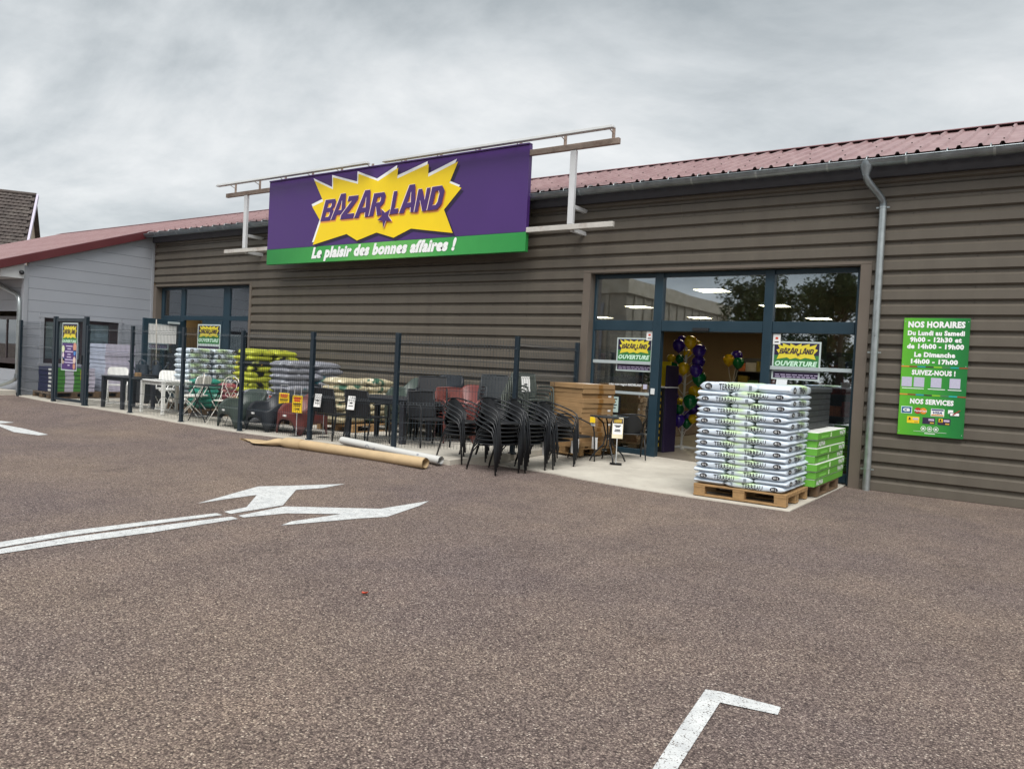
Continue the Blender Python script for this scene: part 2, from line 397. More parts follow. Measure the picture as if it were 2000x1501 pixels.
# painted markings
def marking(name, pts, label, dz=.005):
    bm = bmesh.new(); vv = [bm.verts.new((x, y, 0)) for x, y in pts]; bm.faces.new(vv)
    bmesh.ops.triangulate(bm, faces=bm.faces[:])
    for k in range(-40, 8):
        bmesh.ops.bisect_plane(bm, geom=bm.verts[:]+bm.edges[:]+bm.faces[:], plane_co=(k*.5, 0, 0), plane_no=(1, 0, 0))
    for yv in ys:
        if 0 < yv < 9: bmesh.ops.bisect_plane(bm, geom=bm.verts[:]+bm.edges[:]+bm.faces[:], plane_co=(0, yv, 0), plane_no=(0, 1, 0))
    bmesh.ops.recalc_face_normals(bm, faces=bm.faces)
    for f in bm.faces:
        if f.normal.z < 0: f.normal_flip()
    for q in bm.verts: q.co.z = az(q.co.x, q.co.y)+dz
    me = bpy.data.meshes.new(name); bm.to_mesh(me); bm.free(); me.materials.append(PAINT)
    return setp(link_mesh(name, me, None), label, 'road marking')
AR1= [(-6.729,4.424),(-7.190,5.472),(-6.980,5.848),(-6.738,6.353),(-6.676,5.956),(-6.760,5.650),(-6.141,4.977),(-6.114,4.361),(-6.231,4.374),(-6.284,4.659),(-6.763,5.137),(-6.759,4.760)]
AR2= [(-5.999,4.365),(-6.084,4.952),(-5.398,5.578),(-5.369,6.285),(-5.251,5.999),(-5.076,5.343),(-5.193,5.097),(-5.424,4.386),(-5.494,4.555),(-5.453,5.109),(-5.810,4.746),(-5.905,4.346)]
LN1= [(-6.171,2.192),(-6.302,2.531),(-6.340,3.040),(-6.292,3.624),(-6.219,4.288),(-6.116,4.278),(-6.161,3.590),(-6.186,2.968),(-6.139,2.467),(-6.027,2.142)]
LN2= [(-5.964,2.120),(-6.091,2.448),(-6.127,2.940),(-6.081,3.544),(-6.004,4.296),(-5.885,4.276),(-5.882,3.469),(-5.948,2.856),(-5.952,2.393),(-5.842,2.077)]
LA1= [(-15.842,6.069),(-15.857,6.301),(-15.466,6.381),(-15.374,6.110),(-15.200,5.825)]
LA2= [(-15.283,5.856),(-15.247,6.060),(-14.268,6.061),(-13.244,5.973),(-13.210,5.802),(-13.828,5.703),(-14.800,5.884),(-15.118,5.793)]
BAY= [(-1.255,3.552),(-1.189,3.579),(-0.915,3.597),(-0.903,3.507),(-1.150,3.456),(-1.070,2.775),(-1.055,2.679),(-1.131,2.615),(-1.144,2.713),(-1.199,3.104)]
marking('painted_arrow', AR1, 'white painted arrow half pointing away, upper one of the split double arrow')
marking('painted_arrow', AR2, 'white painted arrow half with long right tip, lower one of the split double arrow')
marking('painted_line', LN1, 'white painted line running up to the arrow, farther one of the pair')
marking('painted_line', LN2, 'white painted line running up to the arrow, nearer one of the pair')
marking('painted_arrow', LA1, 'short white painted arrow tip at the left edge of the car park')
marking('painted_arrow', LA2, 'curved white painted arrow blade at the left edge of the car park')
marking('parking_bay_line', BAY, 'white L-shaped parking bay corner line in the foreground')

# ------------------------------------------------------------------ store building
store = thing('store_building', 'long store with brown corrugated steel walls and dusty red metal roof', 'store', (-9, Y0, 0))
PER = .2053; ZB = 3.081       # crest bottoms at ZB - k*PER
def clad_sheet(x0, x1, z0, z1, sub=None):
    """horizontal trapezoid profile between z0 and z1"""
    pr = []; k = math.floor((ZB-z1)/PER)-1
    zc = ZB-k*PER
    while zc > z0-PER:
        pr += [(zc+.117, 0), (zc+.004, 0), (zc-.022, .046), (zc-.056, .046)]
        zc -= PER
    o = []
    for (za, da), (zb, db) in zip(pr, pr[1:]):
        if zb >= z1 or za <= z0: continue
        if za > z1: da = da+(db-da)*(za-z1)/(za-zb); za = z1
        if zb < z0: db = db+(da-db)*(z0-zb)/(za-zb); zb = z0
        if not o: o.append((za, da))
        o.append((zb, db))
    mb = MB(); n = len(o)
    mb._add([(x0, Y0+d, z) for z, d in o]+[(x1, Y0+d, z) for z, d in o], [(i, i+1, n+i+1, n+i) for i in range(n-1)])
    return mb.build('cladding_sheet', CLAD, store, world=True)
def clad_area(x0, x1, z0, z1, seams):
    xx = [x0]+[s for s in seams if x0+.3 < s < x1-.3]+[x1]
    zz_ = [z0]; k = ZB-.05-10*PER
    while k < z1:
        if k > z0+.1: zz_.append(k)
        k += PER*5
    if z1-zz_[-1] < .2 and len(zz_) > 1: zz_[-1] = z1
    else: zz_.append(z1)
    for a, b in zip(xx, xx[1:]):
        for c, d in zip(zz_, zz_[1:]): clad_sheet(a+(.0015 if a != x0 else 0), b-.0015, c, d)
SEAMS = [-17.6, -11.6, -5.0, 1.4]
clad_area(-20.33, 7, 3.16, 4.62, SEAMS)
clad_area(-16.03, -6.74, -.05, 3.16, SEAMS)
clad_area(-2.12, 7, -.25, 3.16, SEAMS)
mb = MB().box(-20.33, 7, Y0+.06, Y0+.16, 3.2, 4.6); mb.box(-16.0, -6.8, Y0+.06, Y0+.16, -.2, 3.2); mb.box(-2.1, 7, Y0+.06, Y0+.16, -.3, 3.2)
mb.build('inner_wall', M('dim inner wall', '#8a8172', .8, .1, 2), store, world=True)
mb = MB().box(-31, 7, Y0+.5, Y0+.6, 4.6, 4.7)
# screws in the valleys
mb = MB()
for k in range(-6, 16):
    z = ZB-k*PER-.040
    for i in range(34):
        x = -19.8+i*.79
        if z < 3.14 and (x < -16.1 or -6.8 < x < -2.05): continue
        if z < .1 or z > 4.4: continue
        mb.cyl((x, Y0+.048, z), (x, Y0+.036, z), .0075, 6)
mb.build('cladding_screws', SCREW, store, world=True, kind='stuff')
# trims around the openings
def bits(name, mat, parent, *boxes, bevel=.004):
    for b in boxes: MB().box(*b).build(name, mat, parent, world=True, bevel=bevel)
bits('opening_trim', TRIM, store, (-6.755, -6.61, Y0-.012, Y0+.2, 0, 3.17), (-2.255, -2.105, Y0-.012, Y0+.2, -.05, 3.17), (-6.755, -2.105, Y0-.010, Y0+.2, 3.172, 3.215),
     (-16.10, -16.02, Y0-.012, Y0+.2, 0, 3.17), (-20.34, -20.2, Y0-.004, Y0+.2, 0, 3.17), (-20.34, -16.02, Y0-.010, Y0+.2, 3.172, 3.2))
# roof
EY, EZ, RY, RZ = 11.50, 4.605, 14.6, 5.715
SL = (RZ-EZ)/(RY-EY)
def roof_sheet(x0, nr, y0, y1, wid=.2412, name='roof_sheet'):
    pr = []
    for i in range(nr):
        a = x0+i*wid; pr += [(a, 0), (a+wid*.30, 0), (a+wid*.38, .036), (a+wid*.50, .036), (a+wid*.58, 0)]
    pr.append((x0+nr*wid, 0)); n = len(pr)
    mb = MB(); mb._add([(x, y, EZ+SL*(y-EY)+h) for y in (y0, y1) for x, h in pr], [(i, i+1, n+i+1, n+i) for i in range(n-1)])
    mb._add([(x, y, EZ+SL*(y-EY)+h-.004) for y in (y0, y1) for x, h in pr], [(n+i, n+i+1, i+1, i) for i in range(n-1)])
    return mb
base_sheet = None
def place_sheets(xa, cnt, y0, y1, parent):
    me = roof_sheet(0, 4, y0, y1).mesh('roof_sheet', (0, 0, 0)); me.materials.append(ROOF)
    for i in range(cnt):
        o = link_mesh('roof_sheet', me, None, parent); L0 = parent.location
        o.location = (xa+i*.9648-L0.x, -L0.y, -L0.z+(.0015 if i % 2 else 0))
place_sheets(-20.27, 28, EY, RY, store)
annex = thing('grey_annex', 'low grey panelled annex at the left with red verge and window', 'annex', (-20.35, 8.55, .2))
place_sheets(-20.27-12*.9648, 12, 7.55, RY, annex)
mb = MB(); xr0, xr1 = -31.9, 6.7
mb.prism([(0, 0), (.0, 0), (.0, 0)], 0, 0) if False else None
mb._add([(xr0, RY-.19, RZ-.07+.05), (xr1, RY-.19, RZ-.07+.05), (xr1, RY-.19, RZ-.012), (xr0, RY-.19, RZ-.012), (xr1, RY, RZ+.052), (xr0, RY, RZ+.052), (xr1, RY+.2, RZ-.02), (xr0, RY+.2, RZ-.02)],
        [(0, 1, 2, 3), (3, 2, 4, 5), (5, 4, 6, 7)])
mb.build('ridge_cap', M('red ridge steel', '#7c5356', .45, .1, 3), store, world=True)
mb = MB(); mb._add([(xr0, RY, RZ), (xr1, RY, RZ), (xr1, 17.7, 4.6), (xr0, 17.7, 4.6)], [(0, 1, 2, 3)])
mb.build('rear_roof_slope', ROOF, store, world=True)
# roof screws
mb = MB()
for i in range(0, 110):
    x = -20.27+i*.2412+.44*.2412
    for yy in (11.78, 12.7, 13.7):
        if (i+int(yy*3)) % 2: continue
        z = EZ+SL*(yy-EY)+.036; mb.cyl((x, yy, z), (x, yy, z+.012), .012, 6)
mb.build('roof_screws', SCREW, store, world=True, kind='stuff')
# dark eave closure and gutter
MB().box(-20.3, 6.7, Y0-.1, Y0-.02, 4.36, 4.60).build('eave_board', M('dark eave board', '#35353a', .6, .1, 2), store, world=True)
mb = MB(); GR = .085; gy, gz = EY-.055, 4.535
def gut(u, v):
    a = math.pi*(1+v); return (-20.32+u*27, gy+GR*math.cos(a), gz+GR*math.sin(a))
mb.grid(gut, 40, 13)
mb.grid(lambda u, v: (-20.32+(1-u)*27, gy+(GR-.004)*math.cos(math.pi*(1+v)), gz+(GR-.004)*math.sin(math.pi*(1+v))), 40, 13)
mb.tube([(-20.32, gy-GR, gz+.004), (6.68, gy-GR, gz+.004)], .010, 8)
mb.poly([(-20.32, gy+GR*math.cos(math.pi*(1+i/12)), gz+GR*math.sin(math.pi*(1+i/12))) for i in range(13)])
gutter = mb.build('gutter', ZINC, store, world=True, smooth='auto')
j = MB(); j.grid(lambda u, v: ((u-.5)*.03, (GR+.003)*math.cos(math.pi*(1+v)), (GR+.003)*math.sin(math.pi*(1+v))), 2, 13)
jm = j.mesh('gutter_joint', None, True); jm.materials.append(ZINCB)
hk = MB().tube([(0, .10, .08), (0, .02, .075), (0, -.05, .05), (0, -.09, .0)], .008, 6).mesh('gutter_bracket', None, True); hk.materials.append(ZINCB)
for i in range(27):
    o = link_mesh('gutter_joint', jm, None, store); o.location = (-19.7+i-store.location.x, gy-Y0, gz)
for i in range(55):
    o = link_mesh('gutter_bracket', hk, None, store); o.location = (-20.15+.108+i*.4824-store.location.x, gy-Y0+.0, gz)
# downpipe
dpx = -2.0; mb = MB()
c_a, c_b = Vector((-2.20, gy, 0)), Vector((dpx, Y0-.075, 0))
cpt = []
for i in range(17):
    k_ = i/16; e_ = sstep(.12, .88, k_); q_ = c_a+(c_b-c_a)*e_; cpt.append((q_.x, q_.y, 4.42-.50*k_))
mb.tube(cpt, .047, 14); dp = MB()
dp.tube([(dpx, Y0-.075, 3.95), (dpx, Y0-.075, -.02)], .050, 16)
pipe = dp.build('downpipe', ZINCB, store, world=True, smooth='auto')
mb.build('downpipe_bend', ZINC, store, world=True, smooth='auto')
MB().tube([(-2.20, gy, 4.535), (-2.20, gy, 4.46), (-2.20, gy, 4.37), (-2.20, gy, 4.34)], [.092, .090, .055, .052], 16).build('downpipe_outlet', ZINC, store, world=True, smooth='auto')
for z in (3.94, 1.93, .30):
    c = MB().tube([(dpx, Y0-.075, z-.012), (dpx, Y0-.075, z+.012)], .056, 16); c.box(dpx-.085, dpx-.05, Y0-.085, Y0-.06, z-.010, z+.010); c.box(dpx+.05, dpx+.085, Y0-.085, Y0-.06, z-.010, z+.010)
    c.cyl((dpx, Y0-.03, z), (dpx, Y0+.04, z), .008, 6)
    c.build('pipe_collar', ZINCB, store, world=True, smooth='auto')
# ------------------------------------------------------------------ glazing
FY0, FY1 = 11.935, 12.015
def frame(name, parent, *b): bits(name, ANTH, parent, *b, bevel=.006)
def pane(parent, x0, x1, z0, z1, y=11.975):
    MB().box(x0-.012, x1+.012, y-.006, y+.006, z0-.012, z1+.012).build('pane', GLASS, parent, world=True)
def zfl(x): return ez(x, 11.97)-.02
ent = bpy.data.objects.new('entrance_glazing', None); COL.objects.link(ent); ent.parent = store
frame('frame_member', ent, (-6.66, -6.57, FY0, FY1, .06, 3.16), (-5.46, -5.31, FY0-.03, FY1+.03, .05, 3.16), (-3.632, -3.492, FY0-.03, FY1+.03, .03, 3.16), (-2.32, -2.262, FY0, FY1, 0, 3.16),
      (-6.57, -5.46, FY0, FY1, 3.085, 3.16), (-5.31, -3.632, FY0, FY1, 3.085, 3.16), (-3.492, -2.32, FY0, FY1, 3.085, 3.16),
      (-6.57, -5.46, FY0-.01, FY1, 2.19, 2.365), (-5.31, -3.632, FY0-.02, FY1+.12, 2.19, 2.365), (-3.492, -2.32, FY0-.01, FY1, 2.19, 2.365),
      (-6.57, -5.46, FY0, FY1, .07, .19), (-3.492, -2.32, FY0, FY1, 0.03, .16))
for a, b in ((-6.57, -5.46), (-5.31, -3.632), (-3.492, -2.32)): pane(ent, a, b, 2.365, 3.085)
pane(ent, -6.57, -5.46, .19, 2.19); pane(ent, -3.492, -2.32, .16, 2.19)
ALU = M('pale alu bar', '#b9c4c6', .35, .05, 5, metal=.3)
bits('glass_bar', ALU, ent, (-6.57, -5.46, FY0-.012, FY0+.02, 1.62, 1.675), (-6.57, -5.46, FY0-.012, FY0+.02, 1.105, 1.15), (-3.492, -2.32, FY0-.012, FY0+.02, 1.635, 1.69), bevel=.003)
bits('door_sensor', BLK, ent, (-4.75, -4.48, FY0-.07, FY0-.022, 2.20, 2.25))
bits('key_switch', M('switch box', '#cfd2d2', .4), ent, (-5.43, -5.36, FY0-.05, FY0-.032, 1.13, 1.23))
# opened sliding leaves behind the side panes
for xa, xb in ((-6.4, -5.50), (-3.44, -2.72)):
    for b in ((xa, xa+.05, 12.06, 12.10, .1, 2.18), (xb-.05, xb, 12.06, 12.10, .1, 2.18), (xa+.05, xb-.05, 12.06, 12.10, 2.12, 2.18), (xa+.05, xb-.05, 12.06, 12.10, .1, .2)):
        MB().box(*b).build('sliding_leaf_frame', ANTH, ent, world=True, bevel=.004)
    MB().box(xa+.04, xb-.04, 12.076, 12.084, .19, 2.13).build('pane', GLASS, ent, world=True)
# left shop front
lsf = bpy.data.objects.new('side_door_glazing', None); COL.objects.link(lsf); lsf.parent = store
frame('frame_member', lsf, (-20.2, -20.1, FY0, FY1, .18, 3.16), (-19.27, -19.10, FY0, FY1, .18, 3.16), (-17.38, -17.12, FY0, FY1, .16, 3.16), (-16.18, -16.10, FY0, FY1, .15, 3.16),
      (-20.1, -19.27, FY0, FY1, 3.09, 3.16), (-19.10, -17.38, FY0, FY1, 3.09, 3.16), (-17.12, -16.18, FY0, FY1, 3.09, 3.16),
      (-20.1, -19.27, FY0, FY1, 2.27, 2.39), (-19.10, -17.38, FY0, FY1, 2.27, 2.39), (-17.12, -16.18, FY0, FY1, 2.27, 2.39),
      (-18.25, -18.13, FY0-.01, FY1-.01, .16, 2.27), (-17.50, -17.385, FY0-.01, FY1-.01, .16, 2.265), (-18.13, -17.50, FY0-.01, FY1-.01, .16, .30), (-18.13, -17.50, FY0-.01, FY1-.01, 2.15, 2.265))
for a, b in ((-20.1, -19.27), (-19.10, -17.38), (-17.12, -16.18)): pane(lsf, a, b, 2.39, 3.09)
pane(lsf, -20.1, -19.27, .18, 2.27); pane(lsf, -17.12, -16.18, .16, 2.27); pane(lsf, -18.13, -17.50, .3, 2.15)
# opened outward leaf at x = -19.1
leaf = bpy.data.objects.new('open_door_leaf', None); COL.objects.link(leaf); leaf.parent = store
frame('leaf_frame', leaf, (-19.13, -19.06, 10.80, 10.93, .2, 2.25), (-19.13, -19.06, 11.80, 11.92, .2, 2.25), (-19.13, -19.06, 10.93, 11.80, 2.12, 2.25), (-19.13, -19.06, 10.93, 11.80, .2, .36))
MB().box(-19.10, -19.09, 10.92, 11.81, .35, 2.13).build('pane', GLASS, leaf, world=True)
bits('paper_notice', PAPER, leaf, (-19.086, -19.083, 10.95, 11.72, 1.62, 2.10), bevel=0)
bits('door_closer', ALU, leaf, (-19.055, -19.02, 11.45, 11.78, 2.14, 2.20))
# interior
DIMW = M('interior wall', '#a48d6e', .85, .1, 1); IFL = M('interior floor', '#7d756a', .35, .12, 2); ICE = M('interior ceiling', '#8f8a7e', .9, .04, 2)
bits('interior_floor', IFL, store, (-31, 4, 12.02, 26, -.1, .085), bevel=0)
bits('interior_ceiling', ICE, store, (-31, 4, 12.0, 26, 3.205, 3.23), bevel=0)
bits('interior_wall', DIMW, store, (-31, 4, 26, 26.1, 0, 3.3), (-31.1, -31, 12.05, 26, 0, 3.3), (-31, -20.36, 11.8, 11.95, 0, 3.3), (-24.6, -24.4, 12, 19, .085, 3.2), (4, 4.1, 12, 26, 0, 3.3), (-3.6, -3.2, 16.4, 16.8, .085, 3.2), bevel=0)
bits('outer_shell', CLAD, store, (-31, 6.7, 17.6, 17.7, 3.3, 4.6), bevel=0)
# ------------------------------------------------------------------ annex
XW = -20.35
ZR = lambda y: EZ+SL*(y-EY)
jz = [.20, .51, .795, 1.08, 1.365, 1.65, 1.935, 2.222, 2.508, 2.79, 3.073, 3.355, 3.64, 3.92, 4.2, 4.5]
def wallpan(y0, y1, z0, z1):
    t0, t1 = min(z1, ZR(y0)-.17), min(z1, ZR(y1)-.17)
    if t1 <= z0+.01: return
    ys_ = y0
    if t0 <= z0: ys_ = (z0+.17-EZ)/SL+EY; t0 = z0+.001
    pts = [(ys_, z0+.003), (y1, z0+.003), (y1, t1)]
    if t1 >= z1 and t0 < z1: pts.append(((z1+.17-EZ)/SL+EY, z1-.0))
    pts.append((ys_, t0)); g_ = .0035
    pts = [(a, min(b, z1-g_)) for a, b in pts]
    mb = MB(); n = len(pts)
    mb._add([(XW, a, b) for a, b in pts]+[(XW-.05, a, b) for a, b in pts], [tuple(range(n))]+[(i+n, (i+1) % n+n, (i+1) % n, i) for i in range(n)])
    mb.build('wall_panel', GREYP, annex, world=True)
for a, b in zip(jz, jz[1:]):
    if b <= .93 or a >= 2.15: wallpan(8.58, 11.74, a, b)
    else:
        wallpan(8.58, 8.90, a, b); wallpan(10.93, 11.74, a, b)
MB().poly([(XW-.02, 8.56, .1), (XW-.02, 8.90, .1), (XW-.02, 8.90, 3.4), (XW-.02, 8.56, 3.3)]).poly([(XW-.02, 10.93, .1), (XW-.02, 11.74, .1), (XW-.02, 11.74, 4.3), (XW-.02, 10.93, 4)]).poly([(XW-.02, 8.9, 2.2), (XW-.02, 10.93, 2.2), (XW-.02, 10.93, 4), (XW-.02, 8.9, 3.4)]).poly([(XW-.02, 8.9, .1), (XW-.02, 10.93, .1), (XW-.02, 10.93, .9), (XW-.02, 8.9, .9)]).build('panel_joint_backing', M('dark joint', '#45484d', .7), annex, world=True)
bits('corner_trim', GREYT, annex, (XW-.12, XW+.012, 8.50, 8.60, .2, 3.32), (XW-.05, XW+.015, 11.70, 11.775, .2, 4.45))
mb = MB(); mb.hexa([(XW+.001, 8.60, ZR(8.6)-.27), (XW+.014, 8.60, ZR(8.6)-.27), (XW+.014, 11.70, ZR(11.7)-.27), (XW+.001, 11.70, ZR(11.7)-.27), (XW+.001, 8.60, ZR(8.6)-.16), (XW+.014, 8.60, ZR(8.6)-.16), (XW+.014, 11.70, ZR(11.7)-.16), (XW+.001, 11.70, ZR(11.7)-.16)])
mb.build('verge_trim', GREYT, annex, world=True)
ya, yb = 7.5, 11.62
mb = MB(); mb.hexa([(XW-.1, ya, ZR(ya)-.16), (XW+.13, ya, ZR(ya)-.16), (XW+.13, yb, ZR(yb)-.16), (XW-.1, yb, ZR(yb)-.16), (XW-.1, ya, ZR(ya)+.05), (XW+.13, ya, ZR(ya)+.05), (XW+.13, yb, ZR(yb)+.05), (XW-.1, yb, ZR(yb)+.05)])
mb.build('verge_fascia', FASC, annex, world=True, bevel=.006)
MB().box(-31.9, XW-.1, 7.5, 7.54, ZR(7.5)-.15, ZR(7.5)+.03).build('eave_fascia', FASC, annex, world=True)
mb = MB(); mb.prism([(0, 0)]*3, 0, 0) if False else None
mb.hexa([(XW-11, 7.98, 3.0), (XW+.02, 7.98, 3.0), (XW+.02, 8.50, 3.0), (XW-11, 8.50, 3.0), (XW-11, 7.98, ZR(7.98)-.17), (XW+.02, 7.98, ZR(7.98)-.17), (XW+.02, 8.50, ZR(8.5)-.17), (XW-11, 8.50, ZR(8.5)-.17)])
mb.build('soffit_box', M('white soffit', '#c9cbcc', .5, .04, 2), annex, world=True)
cc = MB().lathe([(0, 0), (.05, 0), (.055, -.03), (.04, -.07), (0, -.085)], 14, (0, 0, 0))
cco = cc.build('security_camera', BLK, annex, smooth=True); cco.location = (XW+.045-annex.location.x, 8.42-annex.location.y, 3.145-annex.location.z); cco.rotation_euler = (0, R(-70), 0)
# annex front wall
for a, b in zip(jz[:11], jz[1:12]):
    spans = [(-31.6, XW-.1)] if (b <= .93 or a >= 2.15) else [(-31.6, -23.2), (-20.65, XW-.1)]
    for s0, s1 in spans: MB().box(s0, s1, 8.55, 8.62, a+.003, min(b, 3.0)-.003).build('wall_panel', GREYP, annex, world=True)
bits('end_wall', GREYP, annex, (-31.7, -31.6, 8.55, 14.6, .1, 3.6), bevel=0)
BLIND = m_clad('window blind', '#dfe8e9', '#e9f0f0', .03); DKW = M('dark window frame', '#33282a', .45, .1, 3)
GLASS2 = m_glass('annex window glass', .06, (.9, .93, .93, 1))
MB().box(XW-.05, XW, 8.905, 10.925, 2.152, 2.2185).build('wall_panel', GREYP, annex, world=True); MB().box(XW-.05, XW, 8.905, 10.925, .798, .903).build('wall_panel', GREYP, annex, world=True)
def window_x(y0, y1, z0, z1):
    wn = bpy.data.objects.new('window', None); COL.objects.link(wn); wn.parent = annex
    fr_ = ((XW-.10, XW-.03, y0, y0+.06, z0, z1), (XW-.10, XW-.03, y1-.22, y1, z0, z1), (XW-.10, XW-.03, y0+.06, y1-.22, z0, z0+.12), (XW-.10, XW-.03, y0+.06, y1-.22, z1-.09, z1), (XW-.10, XW-.04, (y0+y1)/2-.03, (y0+y1)/2+.03, z0+.12, z1-.09))
    bits('window_frame', DKW, wn, *fr_)
    MB().box(XW-.075, XW-.07, y0+.05, y1-.2, z0+.1, z1-.08).build('pane', GLASS2, wn, world=True)
    for i in range(9): MB().box(XW-.098, XW-.094, y0+.05, y1-.2, z0+.1+i*.12, z0+.1+i*.12+.117).build('blind_slat', BLIND, wn, world=True)
    bits('window_reveal', GREYT, wn, (XW-.03, XW+.02, y0-.09, y0-.001, z0-.06, z1+.05), (XW-.03, XW+.02, y1+.001, y1+.09, z0-.06, z1+.05), (XW-.03, XW+.024, y0-.12, y1+.12, z1+.002, z1+.05), (XW-.03, XW+.05, y0-.12, y1+.12, z0-.075, z0-.002))
window_x(8.99, 10.84, .98, 2.10)
wn = bpy.data.objects.new('window', None); COL.objects.link(wn); wn.parent = annex
bits('window_frame', DKW, wn, (-20.72, -20.65, 8.58, 8.64, .93, 2.1), (-23.2, -20.72, 8.58, 8.64, 2.02, 2.1), (-23.2, -20.72, 8.58, 8.64, .93, 1.06), (-21.45, -21.40, 8.59, 8.64, 1.06, 2.02), (-22.3, -22.25, 8.59, 8.64, 1.06, 2.02))
MB().box(-23.2, -20.7, 8.61, 8.615, 1.05, 2.03).build('pane', GLASS2, wn, world=True)
for i in range(8): MB().box(-23.2, -20.7, 8.67, 8.675, 1.06+i*.12, 1.06+i*.12+.117).build('blind_slat', BLIND, wn, world=True)
mb = MB().tube([(-23, 8.46, 3.1), (-21.5, 8.46, 2.83), (-20.62, 8.46, 2.62), (-20.50, 8.46, 2.54), (-20.45, 8.46, 2.44), (-20.44, 8.46, 2.3), (-20.43, 8.46, .66), (-20.5, 8.44, .57), (-20.7, 8.40, .49), (-21.6, 8.30, .28), (-22.3, 8.25, .26)], .05, 12)
mb.build('downpipe', ZINCB, annex, world=True, smooth='auto')
MB().tube([(-20.435, 8.46, .60), (-20.43, 8.46, .70)], .065, 12).build('pipe_collar', ZINC, annex, world=True, smooth='auto')
MB().box(-31, -20.55, 7.9, 8.5, .05, .30).build('plinth_kerb', CONC, annex, world=True, bevel=.01)
MB().box(-31, XW+.008, 8.52, 8.548, .0, .22).box(XW-.03, XW+.01, 8.55, 11.7, .0, .21).build('base_flashing', M('dark base flashing', '#3a3d42', .6, .1, 2), annex, world=True)
# ------------------------------------------------------------------ store sign
SGY = 11.27
sign = thing('store_sign', 'purple billboard with yellow starburst reading BAZAR LAND above a green slogan band', 'store sign', (-11.27, 11.4, 3.5))
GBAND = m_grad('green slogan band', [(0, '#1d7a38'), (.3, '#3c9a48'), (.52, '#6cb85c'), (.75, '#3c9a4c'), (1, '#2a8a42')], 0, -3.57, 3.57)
MB().box(-14.845, -7.695, SGY+.006, SGY+.10, 3.865, 5.395).build('sign_panel', PURP, sign, world=True, bevel=.004)
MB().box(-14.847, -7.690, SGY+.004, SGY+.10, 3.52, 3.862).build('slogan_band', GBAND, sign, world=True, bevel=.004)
MB().box(-14.845, -7.695, SGY-.012, SGY+.10, 5.397, 5.43).build('top_fold', M('purple fold', '#3b2159', .4), sign, world=True, bevel=.006)
BURST= [(-13.309,5.293),(-12.708,5.051),(-12.724,5.307),(-11.955,5.097),(-11.955,5.308),(-11.378,5.101),(-10.832,5.316),(-10.848,5.102),(-10.031,5.303),(-10.032,5.056),(-9.301,5.269),(-9.489,4.888),(-9.192,4.767),(-9.592,4.391),(-9.351,3.935),(-10.418,4.081),(-10.876,3.927),(-11.356,4.058),(-11.913,3.923),(-12.233,4.077),(-13.276,3.899),(-13.055,4.390),(-13.343,4.730),(-13.000,4.821)]
STAR= [(-11.224,4.519),(-11.112,4.437),(-10.969,4.503),(-11.021,4.365),(-10.920,4.255),(-11.079,4.275),(-11.145,4.134),(-11.170,4.276),(-11.321,4.298),(-11.199,4.377)]
LET=[('B',[(-13.057,4.391),(-12.697,4.392),(-12.912,4.841)]),('A',[(-12.723,4.399),(-12.296,4.401),(-12.577,4.931)]),('Z',[(-12.432,4.393),(-12.042,4.393),(-12.295,4.858)]),('A',[(-12.013,4.391),(-11.564,4.394),(-11.867,4.939)]),('R',[(-11.579,4.395),(-11.224,4.400),(-11.455,4.853)]),('L',[(-10.989,4.395),(-10.773,4.401),(-10.901,4.846)]),('A',[(-10.739,4.394),(-10.300,4.399),(-10.628,4.935)]),('N',[(-10.330,4.389),(-10.019,4.398),(-10.242,4.828)]),('D',[(-9.998,4.396),(-9.657,4.403),(-9.890,4.841)])]
BLOCK = {
 'A': [[(0,0),(.30,0),(.345,.18),(.395,.36),(.5,.76),(.5,1),(.33,1)], [(.70,0),(1,0),(.67,1),(.5,1),(.5,.76),(.605,.36),(.655,.18)], [(.345,.18),(.655,.18),(.605,.36),(.395,.36)]],
 'B': [[(0,0),(.33,0),(.33,1),(0,1)], [(.33,1),(.33,.82),(.58,.82),(.64,.77),(.64,.67),(.58,.61),(.33,.61),(.33,.52),(.82,.52),(.96,.63),(.96,.88),(.82,1)], [(.33,.52),(.33,.41),(.60,.41),(.67,.36),(.67,.24),(.60,.18),(.33,.18),(.33,0),(.84,0),(1,.12),(1,.41),(.82,.52)]],
 'Z': [[(0,0),(1,0),(1,.22),(.46,.22),(1,.80),(1,1),(.25,1),(.25,.78),(.56,.78),(0,.20)]],
 'R': [[(0,0),(.34,0),(.34,1),(0,1)], [(.34,1),(.34,.81),(.60,.81),(.66,.75),(.66,.64),(.60,.58),(.34,.58),(.34,.40),(.80,.40),(.98,.54),(.98,.86),(.82,1)], [(.40,.40),(.66,0),(1,0),(.74,.40)]],
 'L': [[(0,0),(1,0),(1,.22),(.46,.22),(.46,1),(0,1)]],
 'N': [[(0,0),(.30,0),(.30,.52),(.68,0),(1,0),(1,1),(.70,1),(.70,.48),(.32,1),(0,1)]],
 'D': [[(0,0),(.33,0),(.33,1),(0,1)], [(.33,1),(.33,.80),(.56,.80),(.66,.68),(.66,.32),(.56,.20),(.33,.20),(.33,0),(.74,0),(1,.22),(1,.78),(.74,1)]],
}
def put_block(mb, ch, bl, br, tl, y, dx=0, dz=0, fn=None):
    for pol in BLOCK[ch]:
        pts = []
        for u, v in pol:
            x = bl[0]+u*(br[0]-bl[0])+v*(tl[0]-bl[0])+dx; z = bl[1]+u*(br[1]-bl[1])+v*(tl[1]-bl[1])+dz
            pts.append(fn(x, y, z) if fn else (x, y, z))
        mb.poly(pts)
def burst_poly(y, dx=0, dz=0, fn=None):
    return [(fn or (lambda a, b, c: (a, b, c)))(x+dx, y, z+dz) for x, z in BURST[::-1]]
MB().poly(burst_poly(SGY+.003, .055, -.06)).build('starburst_shadow', PURPX, sign, world=True)
